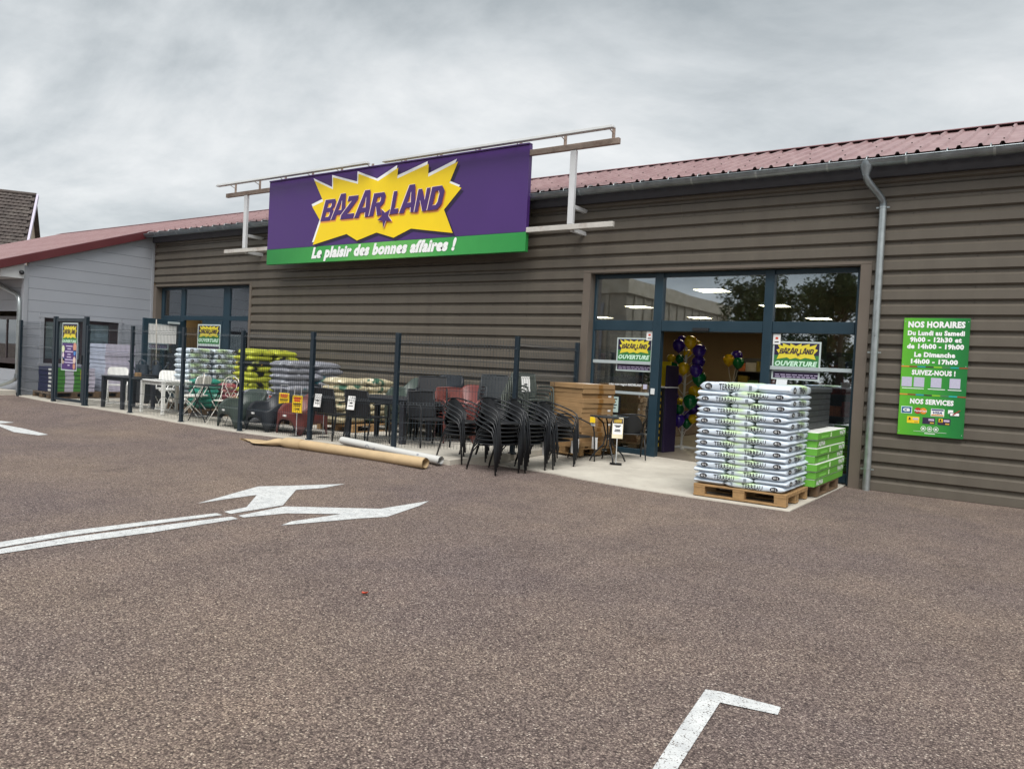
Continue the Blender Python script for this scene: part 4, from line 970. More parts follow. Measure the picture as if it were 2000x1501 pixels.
# ------------------------------------------------------------------ green flat boxes
put(P_old, (-2.72, 10.86, .02), R(90), 'dark wooden pallet under the green flat boxes by the door', 'pallets')
GB = M('bright green carton print', '#63a83a', .5, .06, 4); WB = M('white carton', '#d8dad6', .6, .05, 4)
GBT = M('pale green print', '#d7f0c2', .5)
for i in range(7):
    jx, jy = rg.uniform(-.015, .015), rg.uniform(-.03, .03)
    t = thing('flat_carton', 'green and white flat carton, '+('top one' if i == 6 else ['bottom one', 'second', 'third', 'fourth', 'fifth', 'sixth'][i]+('' if i == 0 else ' from the bottom'))+' of the stack behind the compost', 'carton', (-2.68+jx, 10.83+jy, .165+i*.0985), 0, 'green flat cartons')
    x1, y0, y1, h = .38, -.80, .80, .095
    MB().box(-.38, x1-.004, y0+.003, y1, 0, h).build('white_body', WB, t, bevel=.004)
    MB().box(x1-.30, x1, y0+.0, y1+.004, .003, h-.006).build('green_side', GB, t, bevel=.003)
    m_ = MB(); fl = i not in (0, 5)
    gv, gf, asp = glyphs('ALPHA', .04, 0, 1)
    yc = .58 if fl else -.55; s_ = -1 if fl else 1
    m_._add([(x1+.0025, yc+s_*(u-.5)*.36, h/2+s_*(v-.5)*h*.62) for u, v in gv], [f for f in gf]); m_.build('carton_lettering', WHP, t)
    m_ = MB(); m_._add([(.15+(u-.5)*.18, y0-.0025, h/2+(v-.5)*h*.3) for u, v in gv], [f[::-1] for f in gf]) ; m_.build('end_lettering', M('grey carton ink', '#8a8f8a', .5), t) if False else None
    if fl:
        MB().box(x1+.001, x1+.0025, -.12, -.07, .015, h-.02).build('label', GBT, t); MB().box(x1+.001, x1+.0025, -.62, -.25, .02, h-.045).build('print_block', M('mid green print', '#7fce55', .5), t)
t = thing('storage_box', 'large dark grey lidded garden storage box on top of the green cartons', 'storage box', (-2.8, 10.9, .862))
DG = M('dark grey ribbed plastic', '#2c3033', .5, .1, 5)
MB().box(-3.12, -2.50, 10.30, 11.50, .862, 1.335).build('body', DG, t, world=True, bevel=.01)
MB().box(-3.14, -2.48, 10.28, 11.52, 1.336, 1.40).build('lid', M('dark grey lid plastic', '#34383b', .5, .1, 5), t, world=True, bevel=.012)
for i in range(6): MB().box(-2.50, -2.492, 10.33, 11.47, .89+i*.073, .89+i*.073+.055).build('rib', DG, t, world=True, bevel=.003)
# ------------------------------------------------------------------ cardboard stack
cyaw = R(-14); cc_ = Vector((-6.35, 11.27, .105))
put(P_small, cc_, cyaw, 'wooden pallet under the brown cardboard boxes by the glass', 'pallets')
for i in range(13):
    t = thing('cardboard_box', 'flat brown cardboard box, '+ordn(12-i)+' of the stack beside the entrance glass', 'box', (cc_.x+rg.uniform(-.02, .02), cc_.y+rg.uniform(-.022, .022), cc_.z+.146+i*.0775), cyaw+rg.uniform(-.025, .025), 'flat cardboard boxes')
    MB().box(-.385, .385, -.42, .34, 0, .0765).build('carton', CARD, t, bevel=.004)
    MB().box(.3855, .387, -.05, .05, .004, .07).build('tape', M('brown tape', '#8a6436', .35), t); 
    if i % 3 == 1: MB().box(.386, .3875, .2, .27, .02, .05).build('label', PAPER, t)
    if i == 12: MB().box(-.05, .25, -.15, .15, .0768, .078).build('label', PAPER, t)
# ------------------------------------------------------------------ black tubular chair
RAT = M('black woven rattan', '#17191c', .55, .2, 30, bmp=.8, bscale=140); TUB = M('black powder coated tube', '#1b1e22', .4, .15, 8)
def tube_chair():
    r_ = thing('bistro_chair', 'x', 'chair'); TRASH.append(r_); r_.scale = (1, 1, .93)
    half = [(-.245, -.25, 0), (-.255, -.225, .30), (-.262, -.205, .50), (-.268, -.17, .60), (-.272, -.09, .645), (-.270, .02, .68), (-.255, .12, .715), (-.20, .21, .75), (-.11, .255, .772), (0, .27, .778)]
    pts = half+[(-x, y, z) for x, y, z in half[-2::-1]]
    MB().tube(pts, .0115, 8).build('arm_frame', TUB, r_, smooth=True)
    for s in (-1, 1):
        MB().tube([(s*.215, -.14, .425), (s*.222, .10, .40), (s*.225, .19, .30), (s*.235, .285, 0)], .0105, 8).build('rear_leg', TUB, r_, smooth=True)
    n = 28; ring = [(.235*math.copysign(abs(math.cos(a))**.6, math.cos(a)), -.01+.225*math.copysign(abs(math.sin(a))**.6, math.sin(a)), .432) for a in [2*math.pi*i/n for i in range(n)]]
    MB().tube(ring, .011, 8, closed=True).build('seat_rim', TUB, r_, smooth=True)
    m_ = MB(); m_._add([(x*.97, (y+.01)*.97-.01, .438) for x, y, z in ring]+[(0, -.01, .425)]+[(x*.97, (y+.01)*.97-.01, .424) for x, y, z in ring], [(i, (i+1) % n, n) for i in range(n)]+[(n+1+(i+1) % n, n+1+i, i, (i+1) % n) for i in range(n)]+[tuple(range(2*n, n, -1))])
    m_.build('seat', RAT, r_, smooth='auto')
    def bk(u, v):
        x = (u-.5)*(.30+.16*v*(1-.5*v)); z = .445+v*(.325-.20*abs(2*u-1)**2.5*v); y = .205+.06*v-.22*(u-.5)**2*4*.35
        return (x, y, z)
    m_ = MB(); m_.grid(bk, 11, 7); m_.grid(lambda u, v: (bk(1-u, v)[0], bk(1-u, v)[1]+.008, bk(1-u, v)[2]), 11, 7); m_.build('backrest', RAT, r_, smooth=True)
    return r_
CH = tube_chair()
TAGP = MB().box(-.055, .055, -.002, 0, -.16, 0).mesh('price_tag'); TAGP.materials.append(PAPER)
TAGL = MB().box(-.035, .035, -.0035, -.0025, -.12, -.112).box(-.02, .02, -.0035, -.0025, -.09, -.075).mesh('tag_print'); TAGL.materials.append(INK)
def add_tag(par, loc, rz=0, rx=0, sc_=1):
    o = link_mesh('price_tag', TAGP, None, par); o.location = loc; o.rotation_euler = (rx, 0, rz); o.scale = (sc_,)*3
    p = link_mesh('tag_print', TAGL, None, o)
def chair_stack(x, y, z, n, rz, desc, tags=()):
    for i in range(n):
        f = Vector((0, -1, 0)); f.rotate(Matrix.Rotation(rz, 3, 'Z'))
        o = put(CH, (x+f.x*.016*i+rg.uniform(-.004, .004), y+f.y*.016*i+rg.uniform(-.004, .004), z+.057*i), rz+rg.uniform(-.02, .02), ('black tubular bistro chair, '+(ordn(n-1-i) if n > 1 else 'standing alone')+' of the stack ' if n > 1 else 'black tubular bistro chair ')+desc, 'black tubular chairs outside the fence')
        if i in tags: add_tag(o, (.27, -.215, .42-.04*i), R(75), 0, 1.25)
chair_stack(-6.83, 8.66, .09, 4, R(84), 'beside the paper rolls', (1, 3))
chair_stack(-6.12, 8.47, .035, 6, R(86), 'nearest the car park')
chair_stack(-6.62, 9.28, .03, 5, R(80), 'at the rear against the fence corner')
chair_stack(-6.08, 9.08, .012, 6, R(88), 'second along from the car park', (1,))
chair_stack(-5.98, 9.72, .03, 5, R(84), 'third along with a white tag', (0, 2))
chair_stack(-6.02, 10.42, .05, 1, R(82), 'standing alone before the cardboard boxes', (0,))
# ------------------------------------------------------------------ round table, chair, price stand near the door
t = thing('bistro_table', 'small round black metal table beside the cardboard boxes', 'table', (-5.60, 10.80, .075))
MB().lathe([(0, .685), (.29, .685), (.31, .692), (.31, .71), (.30, .715), (0, .715)], 36).build('tabletop', M('smoked glass top', '#33383b', .15, .1, 3), t, smooth='auto')
for k in range(4):
    a = R(45+90*k); m_ = MB().tube([(.29*math.cos(a), .29*math.sin(a), 0), (.24*math.cos(a), .24*math.sin(a), .10), (.08*math.cos(a), .08*math.sin(a), .26), (.05*math.cos(a), .05*math.sin(a), .42), (.10*math.cos(a), .10*math.sin(a), .60), (.20*math.cos(a), .20*math.sin(a), .685)], .0125, 8); m_.build('leg', TUB, t, smooth=True)
MB().tube([(.055*math.cos(2*math.pi*i/16), .055*math.sin(2*math.pi*i/16), .40) for i in range(16)], .008, 6, closed=True).build('brace_ring', TUB, t, smooth=True)
add_tag(t, (-.16, -.27, .69), R(-20), R(10), .9); MB().box(-.19, -.10, -.285, -.28, .60, .69).build('price_tag', YELP, t)
o = put(CH, (-5.52, 11.36, .095), R(215), 'black tubular bistro chair behind the small round table by the glass', 'black tubular chairs outside the fence')
def placard(x, y, z0, zc, wd, hg, rz, label, mt, hoop=False, base=True, style=0):
    t = thing('price_sign', label, 'price sign', (x, y, z0), rz, 'price signs')
    MB().cyl((0, .004, .0), (0, .004, zc-hg/2), .007, 8).build('pole', M('thin steel pole', '#c3c6c6', .35, .1, 8), t)
    if base: MB().box(-.09, .09, -.07, .07, 0, .006).build('base_plate', BLK, t)
    MB().box(-wd/2, wd/2, -.004, .004, zc-hg/2, zc+hg/2).build('card', mt, t, bevel=.003)
    y0 = -.0058
    if style == 0:
        MB().box(-wd*.36, wd*.36, y0, -.0045, zc+hg*.28, zc+hg*.40).build('headline_print', REDP, t); MB().box(-wd*.30, wd*.30, y0, -.0045, zc+hg*.15, zc+hg*.25).build('headline_print', REDP, t)
        MB().box(-wd*.4, wd*.38, y0, -.0045, zc-hg*.02, zc+hg*.05).build('text_line', INK, t); MB().box(-wd*.34, wd*.32, y0, -.0045, zc-hg*.11, zc-hg*.06).build('text_line', INK, t)
        m_ = MB(); text_into(m_, '29€', 0, zc-hg*.28, wd*.5, hg*.14, y0, .03, 0, 1, centre=True); m_.build('price', INK, t)
    else:
        MB().box(-wd*.46, wd*.46, y0, -.0045, zc+hg*.22, zc+hg*.46).build('top_field', PURPX, t); MB().box(-wd*.44, wd*.44, y0, -.0045, zc-hg*.3, zc+hg*.21).build('white_field', WHP, t)
        m_ = MB(); k = hg*.20/(bz1-bz0); kx = wd*.8/(bx1-bx0); m_.poly([((a-(bx0+bx1)/2)*kx, -.0075, zc+hg*.34+(b-(bz0+bz1)/2)*k) for a, b in BURST[::-1]]); m_.build('starburst', M('dull gold print', '#b79a3c', .5), t)
        for dz_, w_ in ((.10, .3), (.04, .2), (-.10, .25), (-.17, .28)): MB().box(-wd*w_, wd*w_, -.0075, -.006, zc+hg*dz_, zc+hg*(dz_+.045)).build('text_line', INK, t)
    if hoop:
        MB().tube([(-.07, .006, zc+hg/2-.02), (-.07, .006, zc+hg/2+.14), (.07, .006, zc+hg/2+.14), (.07, .006, zc+hg/2-.02)], .006, 6).build('hoop', WHT, t)
    return t
placard(-5.36, 10.62, .075, .545, .165, .32, R(25), 'gold and white price card on a stand beside the round table', M('cream card', '#e9dfc0', .5), False, True, 1)
# ------------------------------------------------------------------ sack piles inside the fence
def pile(protos, xf, y0, y1, zb, layers, dz, per, desc, cat_group, depth, jit=.03, alt=True, rows=1):
    """sacks lying along Y, long side towards +X"""
    L = (y1-y0)/per
    for i in range(layers):
        z = zb+(layers-1-i)*dz
        for k in range(per):
            off = (.10 if (i % 2 and alt) else 0)*(1 if k else -.3)
            nm = (['front', 'rear'][k] if per == 2 else 'single')
            o = put(rg.choice(protos), (xf-depth/2+rg.uniform(-jit, jit), y0+L*(k+.5)+off*.5+rg.uniform(-jit, jit), z), R(90)+(R(180) if (i+k) % 2 else 0)+rg.uniform(-.05, .05), nm+' '+desc+', '+ordn(i)+' layer down', cat_group)
T_pen = [terreau_proto(.64, .5, .115, s) for s in (21, 22)]
def pen_pallet(x, y, rz, lab, p=None): put(p or P_old, (x, y, pz(x)+.001), rz, lab, 'pallets')
pen_pallet(-15.82, 10.4, R(90), 'pallet under the compost sacks inside the fence')
pile(T_pen, -15.42, 9.76, 11.02, pz(-15.4)+.146, 11, .113, 2, 'pale blue compost sack inside the fence', 'compost sacks inside the fence', .5, .012)
Y_pr = [plain_proto(.64, .62, .14, s, YELS, 'growing_medium_sack') for s in (31, 32, 33)]
pen_pallet(-14.3, 10.9, R(90), 'pallet under the yellow and black sacks')
pile(Y_pr, -13.9, 10.27, 11.52, pz(-14)+.146, 11, .115, 2, 'yellow and black potting sack', 'yellow and black sacks', .62, .02)
G_pr = [plain_proto(.66, .6, .145, s, GRYS, 'gravel_sack') for s in (41, 42, 43)]
pen_pallet(-12.55, 10.6, R(90), 'pallet under the tall grey sacks')
pile(G_pr, -12.22, 9.92, 11.3, pz(-12.4)+.146, 9, .120, 2, 'grey sack of the tall pile', 'grey sacks', .6, .04)
g_pr = [plain_proto(.5, .45, .13, s, GRYS, 'gravel_sack') for s in (44, 45)]
for i in range(5):
    put(rg.choice(g_pr), (-13.02+rg.uniform(-.02, .02), 9.80+rg.uniform(-.03, .03), pz(-13)+.01+(4-i)*.125), rg.uniform(-.1, .1), 'grey and teal sack of the low pile before the yellow sacks, '+ordn(i)+' one', 'grey sacks')
C_pr = [plain_proto(.66, .62, .14, s, CRMS, 'bark_sack') for s in (51, 52)]
pen_pallet(-10.95, 10.55, R(90), 'pallet under the cream sacks', P_new)
pile(C_pr, -10.6, 9.85, 11.2, pz(-10.8)+.146, 7, .115, 2, 'cream sack with green print', 'cream sacks', .62, .04)
e_pr = [plain_proto(.5, .45, .12, s, TEAS, 'soil_sack') for s in (61, 62)]; k_pr = [plain_proto(.5, .45, .12, s, PNKS, 'soil_sack') for s in (63, 64)]
pen_pallet(-14.62, 9.95, R(90), 'pallet under the teal and plum sacks', P_old)
for i in range(6):
    zz0 = pz(-14.6)+.146+(5-i)*.098
    put(rg.choice(e_pr), (-14.6+rg.uniform(-.02, .02), 9.66+rg.uniform(-.02, .02), zz0), R(90)+rg.uniform(-.08, .08), 'teal green soil sack, '+ordn(i)+' of the low pile behind the metal chairs', 'teal sacks')
    if i: put(rg.choice(k_pr), (-14.58+rg.uniform(-.02, .02), 10.2+rg.uniform(-.02, .02), zz0), R(90)+rg.uniform(-.08, .08), 'plum and white soil sack, '+ordn(i-1)+' of the low pile behind the metal chairs', 'plum sacks')
# ------------------------------------------------------------------ carton stacks beside the annex
pen_pallet(-19.72, 9.28, R(90), 'pallet under the green and white cartons by the annex window', P_old)
NAVY = M('navy carton', '#23264a', .55, .08, 5); GDK = M('leaf green carton', '#4a8a3a', .55, .1, 4); LIL = M('lilac white carton', '#c9c4d6', .6, .06, 4)
for i in range(6):
    t = thing('flat_carton', 'green and white carton with navy ends, '+ordn(5-i)+' of the stack by the annex window', 'carton', (-19.72, 9.28+rg.uniform(-.01, .01), pz(-19.7)+.147+i*.098), 0, 'green and white cartons')
    MB().box(-.36, .33, -.5, .5, 0, .094).build('body', NAVY, t, bevel=.004)
    for a, b, mt in ((-.5, -.21, GDK), (-.209, -.005, LIL), (-.004, .26, GDK), (.261, .5, LIL)): MB().box(.331, .34, a, b, .003, .091).build('printed_side', mt, t)
    MB().box(.16, .30, -.506, -.501, .015, .07).build('end_label', WB, t)
pen_pallet(-19.78, 10.42, R(90), 'pallet under the tall white carton stack by the annex')
WBL = M('bluish white carton', '#bcc4d6', .6, .06, 4)
for i in range(12):
    t = thing('white_carton', 'large white flat carton, '+ordn(11-i)+' of the tall stack by the annex wall', 'carton', (-19.78+rg.uniform(-.012, .012), 10.4+rg.uniform(-.015, .015), pz(-19.8)+.147+i*.1005), rg.uniform(-.02, .02), 'large white cartons')
    MB().box(-.42, .38, -.38, .40, 0, .092).build('body', WBL, t, bevel=.006); MB().box(.381, .386, -.37, .39, .003, .099).build('printed_side', LIL, t)
t = thing('price_sign', 'yellow price card on the green carton stack by the annex window', 'price sign', (-19.36, 9.55, .6), 0, 'price signs')
MB().box(-19.372, -19.365, 9.43, 9.60, .62, .86).build('card', YELP, t, world=True); MB().box(-19.364, -19.362, 9.45, 9.58, .78, .83).build('headline_print', REDP, t, world=True); MB().box(-19.364, -19.362, 9.45, 9.57, .70, .73).build('text_line', INK, t, world=True)
# ------------------------------------------------------------------ furniture prototypes
WPL = M('white resin', '#eeeeea', .4, .05, 6, dirt=.1, dirtcol='#a39d90'); DPL = M('anthracite resin', '#2b2d33', .42, .12, 8)
def leg4(t, xs_, ys_, z0, z1, r0, r1, mt, spl=0.0):
    for a in xs_:
        for b in ys_:
            sx, sy = (1 if a > 0 else -1), (1 if b > 0 else -1)
            MB().hexa([(a+sx*spl-r0, b+sy*spl-r0, z0), (a+sx*spl+r0, b+sy*spl-r0, z0), (a+sx*spl+r0, b+sy*spl+r0, z0), (a+sx*spl-r0, b+sy*spl+r0, z0), (a-r1, b-r1, z1), (a+r1, b-r1, z1), (a+r1, b+r1, z1), (a-r1, b+r1, z1)]).build('leg', mt, t, bevel=.005)
def rrect(w_, d_, r, n=5):
    o = []
    for cx_, cy_, a0 in ((w_/2-r, d_/2-r, 0), (-w_/2+r, d_/2-r, 90), (-w_/2+r, -d_/2+r, 180), (w_/2-r, -d_/2+r, 270)):
        for i in range(n+1):
            a = R(a0+90*i/n); o.append((cx_+r*math.cos(a), cy_+r*math.sin(a)))
    return o
def slab(pts, z0, z1, cham=.006):
    m_ = MB(); n = len(pts); k = 1-cham*2
    rings = [(1-.02, z0), (1, z0+cham), (1, z1-cham), (1-.01, z1)]
    m_.v = [(x*s, y*s, z) for s, z in rings for x, y in pts]
    m_.f = [(r_*n+i, r_*n+(i+1) % n, (r_+1)*n+(i+1) % n, (r_+1)*n+i) for r_ in range(3) for i in range(n)]+[tuple(range(n-1, -1, -1)), tuple(3*n+i for i in range(n))]; m_.mi = [0]*len(m_.f)
    return m_
def plastic_table(w_, d_, h, r, mt, label, loc, rz=0, lt=.035):
    t = thing('garden_table', label, 'table', loc, rz)
    slab(rrect(w_, d_, r), h-.028, h).build('tabletop', mt, t, smooth='auto')
    sk = MB(); q = rrect(w_*.88, d_*.88, r*.6); n = len(q); sk._add([(x, y, z) for z in (h-.10, h-.029) for x, y in q], [(i, (i+1) % n, n+(i+1) % n, n+i) for i in range(n)]); sk.build('apron', mt, t)
    leg4(t, (-w_*.42, w_*.42), (-d_*.42, d_*.42), 0, h-.03, lt*.75, lt, mt, .01); return t
plastic_table(.86, .80, .70, .06, DPL, 'dark anthracite square plastic table behind the fence near the gate', (-16.48, 9.05, pz(-16.5)), R(2), .045)
plastic_table(.92, .92, .70, .22, WPL, 'white plastic table with rounded corners behind the fence', (-15.15, 9.22, pz(-15.1)), 0, .036)
bt_ = plastic_table(1.28, .92, .74, .04, DPL, 'dark dining table with chairs drawn up behind the fence', (-9.08, 9.50, pz(-9.1)), R(8), .045)
t = thing('wooden_block', 'small brown block lying on the dark anthracite table', 'block', (-16.3, 9.15, pz(-16.5)+.701)); MB().box(-.06, .06, -.05, .05, 0, .085).build('carton', CARD, t, bevel=.004)
def fold_chair():
    r_ = thing('folding_chair', 'x', 'chair'); TRASH.append(r_)
    for s in (-1, 1):
        MB().tube([(s*.205, -.26, 0), (s*.20, .02, .44), (s*.20, .17, .66), (s*.195, .22, .80)], .011, 8).build('front_leg', WPL, r_, smooth=True)
        MB().tube([(s*.185, .27, 0), (s*.185, -.18, .445)], .011, 8).build('rear_leg', WPL, r_, smooth=True)
    MB().tube([(-.205, -.245, .03), (.205, -.245, .03)], .009, 8).build('stretcher', WPL, r_); MB().tube([(-.185, .255, .03), (.185, .255, .03)], .009, 8).build('stretcher', WPL, r_)
    slab(rrect(.40, .40, .08), .43, .455).build('seat', WPL, r_, smooth='auto')
    b = slab(rrect(.44, .24, .08), -.012, .012).build('backrest', WPL, r_, smooth='auto'); b.location = (0, .205, .73); b.rotation_euler = (R(76), 0, 0)
    return r_
FC = fold_chair()
for x, y, rz, lab in ((-17.6, 9.40, 60, 'white folding chair behind the dark table near the gate'), (-16.3, 9.75, 30, 'white folding chair between the two garden tables, farther one'), (-15.75, 9.62, 10, 'white folding chair pushed up to the white plastic table from behind'), (-14.35, 9.28, -75, 'white folding chair at the right of the white plastic table')):
    put(FC, (x, y, pz(x)), R(rz), lab, 'white folding chairs')
WIR = M('white lacquered wire', '#e6e2d8', .45, .06, 8, dirt=.15, dirtcol='#8a8070')
def bistro_metal():
    r_ = thing('metal_garden_chair', 'x', 'chair'); TRASH.append(r_)
    slab([(.20*math.cos(2*math.pi*i/24), .20*math.sin(2*math.pi*i/24)) for i in range(24)], .44, .455, .004).build('seat', WIR, r_, smooth='auto')
    for s in (-1, 1):
        MB().tube([(s*.20, -.25, 0), (s*.17, .0, .30), (s*.18, .19, .62)], .009, 6).build('front_leg', WIR, r_, smooth=True); MB().tube([(s*.17, .27, 0), (s*.16, -.16, .44)], .009, 6).build('rear_leg', WIR, r_, smooth=True)
    hoop = [(-.19, .17, .44), (-.20, .19, .62), (-.19, .20, .76), (-.14, .21, .86), (-.06, .215, .905), (0, .217, .91)]; hoop += [(-x, y, z) for x, y, z in hoop[-2::-1]]
    MB().tube(hoop, .010, 8).build('back_hoop', WIR, r_, smooth=True)
    for s in (-1, 1):
        MB().tube([(0, .19, .50), (s*.05, .195, .60), (s*.12, .20, .70), (s*.125, .21, .79), (s*.075, .213, .845), (s*.02, .213, .80), (s*.01, .21, .74)], .006, 6).build('heart_scroll', WIR, r_, smooth=True)
        MB().tube([(s*.02, .19, .50), (s*.10, .19, .53), (s*.12, .195, .58), (s*.07, .195, .60)], .005, 6).build('scroll', WIR, r_, smooth=True)
    return r_
BM = bistro_metal()
put(BM, (-14.1, 9.05, pz(-14.1)), R(-30), 'white metal garden chair with scrolled hoop back left of the black folding table', 'white metal chairs')
put(BM, (-12.98, 9.02, pz(-13)), R(20), 'white metal garden chair with heart shaped back beside the green tub chair', 'white metal chairs')
t = thing('folding_table', 'black metal folding table between the white metal chairs', 'table', (-13.52, 8.98, pz(-13.5)), R(4))
slab(rrect(.56, .5, .03), .70, .72).build('tabletop', TUB, t, smooth='auto')
for s in (-1, 1):
    MB().tube([(-.24, s*.20, 0), (.20, s*.20, .70)], .011, 6).build('leg', TUB, t); MB().tube([(.24, s*.18, 0), (-.20, s*.18, .70)], .011, 6).build('leg', TUB, t)
    MB().tube([(-.2, s*.19, .10), (.2, s*.19, .10)], .008, 6).build('stretcher', TUB, t)
    MB().tube([(-.15, s*.19, .10), (-.06, s*.19, .17), (.02, s*.19, .18), (.10, s*.19, .14), (.16, s*.19, .10)], .007, 6).build('scroll', TUB, t, smooth=True)
# tub armchairs
def tub_mesh():
    n = 56; m_ = MB()
    ring = lambda f: [f(2*math.pi*i/n) for i in range(n)]
    def sm(k): k = max(0, min(1, k)); return k*k*(3-2*k)
    def out(th, a, b, e=.62):
        c, s_ = math.cos(th), math.sin(th); return a*math.copysign(abs(c)**e, c), b*math.copysign(abs(s_)**e, s_)
    def ht(th):
        f = (math.sin(th)+1)/2; return .40+.15*sm((f-.06)/.42)+.20*sm((f-.58)/.40)
    def zb(th):
        q = (th/(math.pi/2)); d = abs(q-round(q)); h = .27 if abs(math.sin(th)) > .7 else .22
        return h*max(0, 1-(d/.40)**2)**.75
    def p(a, b, zf): 
        def g_(th):
            x, y = out(th, a, b); return (x, y, zf(th))
        return g_
    lvl = [p(.325, .315, lambda t_: zb(t_)), p(.345, .335, lambda t_: zb(t_)), p(.342, .332, lambda t_: zb(t_)+(.40-zb(t_))*.5), p(.338, .33, lambda t_: .38), p(.335, .33, lambda t_: max(.385, ht(t_)-.03)), p(.32, .318, ht), p(.298, .296, lambda t_: ht(t_)-.005), p(.283, .28, lambda t_: max(.385, ht(t_)-.04)), p(.265, .262, lambda t_: .385-.02*math.sin(t_)), p(.22, .22, lambda t_: .362-.02*math.sin(t_)), p(.1, .1, lambda t_: .355-.01*math.sin(t_))]
    for f in lvl: m_.v += ring(f)
    k = len(lvl)
    m_.f = [(r_*n+i, r_*n+(i+1) % n, (r_+1)*n+(i+1) % n, (r_+1)*n+i) for r_ in range(k-1) for i in range(n)]
    m_.v.append((0, 0, .355)); m_.f += [((k-1)*n+i, (k-1)*n+(i+1) % n, k*n) for i in range(n)]
    # underside of the shell
    b0 = len(m_.v); m_.v += ring(p(.325, .315, lambda t_: zb(t_)+(.33-zb(t_))*.6)); m_.v += ring(p(.30, .29, lambda t_: .335)); m_.v.append((0, 0, .335))
    m_.f += [(i, b0+i, b0+(i+1) % n, (i+1) % n) for i in range(n)]+[(b0+i, b0+n+i, b0+n+(i+1) % n, b0+(i+1) % n) for i in range(n)]+[(b0+n+i, b0+2*n, b0+n+(i+1) % n) for i in range(n)]
    m_.mi = [0]*len(m_.f); return m_
TUBC = {c: M('resin '+c, h, .42, .08, 6) for c, h in (('olive', '#3f4a44'), ('black', '#20242a'), ('brick', '#6a3430'))}
tub_me = {}
def tub(colour, loc, rz, label, group, lab_patch=True):
    if colour not in tub_me:
        me = tub_mesh().mesh('shell', None, True); me.materials.append(TUBC[colour]); tub_me[colour] = me
    t = thing('tub_armchair', label, 'armchair', loc, rz, group); link_mesh('shell', tub_me[colour], None, t); t.scale = (1.16, 1.14, .95)
    if lab_patch: MB().box(-.04, .04, -.339, -.3365, .325, .36).build('sticker', PAPER, t)
    return t
tub('olive', (-12.36, 8.98, pz(-12.3)), R(-4), 'dark olive plastic tub armchair behind the fence', 'plastic tub armchairs')
tub('black', (-11.62, 9.06, pz(-11.6)), R(-2), 'black plastic tub armchair between the olive and brick red ones', 'plastic tub armchairs')
tub('brick', (-10.86, 9.15, pz(-10.8)), R(-2), 'brick red plastic tub armchair with a yellow price card', 'plastic tub armchairs')
def tub_stack(c, x, y, n, rz, desc):
    for i in range(n): tub(c, (x, y-.01*i, pz(x)+.085*i), rz+rg.uniform(-.02, .02), desc+' '+ordn(n-1-i)+' of its stack by the wall', 'stacked tub armchairs', False)
tub_stack('olive', -10.0, 11.0, 5, R(-10), 'olive plastic tub armchair,')
tub_stack('black', -9.25, 11.05, 6, R(0), 'black plastic tub armchair,')
tub_stack('brick', -8.45, 10.85, 4, R(5), 'brick red plastic tub armchair,')
# straight armchairs
def arm_chair(mt, nm):
    r_ = thing('garden_armchair', 'x', 'armchair'); TRASH.append(r_)
    for s in (-1, 1):
        MB().tube([(s*.265, -.25, 0), (s*.262, -.235, .30), (s*.26, -.215, .60), (s*.258, -.19, .64), (s*.255, -.10, .655), (s*.25, .17, .64)], .014, 6).build('front_leg', mt, r_, smooth=True)
        MB().tube([(s*.25, .29, 0), (s*.245, .22, .42), (s*.24, .26, .66), (s*.235, .30, .84)], .014, 6).build('rear_leg', mt, r_, smooth=True)
    slab(rrect(.49, .47, .05), .415, .437).build('seat', mt, r_, smooth='auto')
    m_ = MB(); bk = lambda u, v: ((u-.5)*.46, .235+.06*v+.018*math.sin(math.pi*u), .45+.40*v); m_.grid(bk, 9, 6); m_.grid(lambda u, v: (bk(1-u, v)[0], bk(1-u, v)[1]+.012, bk(1-u, v)[2]), 9, 6); m_.build('backrest', mt, r_, smooth=True)
    MB().tube([(-.235, .302, .845), (0, .318, .855), (.235, .302, .845)], .013, 6).build('top_rail', mt, r_, smooth=True)
    return r_
AC = {c: arm_chair(M('woven '+c, h, .55, .18, 25, bmp=.5, bscale=120), c) for c, h in (('black', '#1e1f22'), ('grey', '#33373a'), ('olivegrey', '#474d47'), ('brick', '#6e3a34'))}
for x, y, rz, lab, tg in ((-9.72, 8.86, 184, 'black garden armchair with white label at the left end of the dark dining table', 1), (-8.92, 8.84, 184, 'black garden armchair with white label in the middle of the near table side', 1), (-8.05, 9.32, 70, 'black garden armchair facing the right end of the dark dining table', 0), (-9.35, 10.25, 5, 'black garden armchair on the far side of the dark dining table', 0)):
    o = put(AC['black'], (x, y, pz(x)), R(rz), lab, 'black garden armchairs at the table')
    if tg: add_tag(o, (.05, .33, .76), R(180), R(-8), 1.35)
def ac_stack(c, x, y, n, rz, desc, tag=False):
    f = Vector((0, -1, 0)); f.rotate(Matrix.Rotation(rz, 3, 'Z'))
    for i in range(n):
        o = put(AC[c], (x+f.x*.045*i, y+f.y*.045*i, pz(x)+.062*i), rz+rg.uniform(-.015, .015), desc+', '+ordn(n-1-i)+' of the stack', 'stacked garden armchairs')
        if tag and i == n-1: add_tag(o, (.0, .24, .80), R(0), R(-10), 1.6)
ac_stack('brick', -8.25, 10.2, 2, R(60), 'brick red garden armchair behind the table')
ac_stack('grey', -7.95, 10.95, 6, R(50), 'dark grey garden armchair near the store wall')
ac_stack('olivegrey', -7.22, 10.75, 7, R(70), 'olive grey garden armchair beside the fence return', True)
ac_stack('black', -8.72, 10.15, 5, R(40), 'black garden armchair under the table edge')
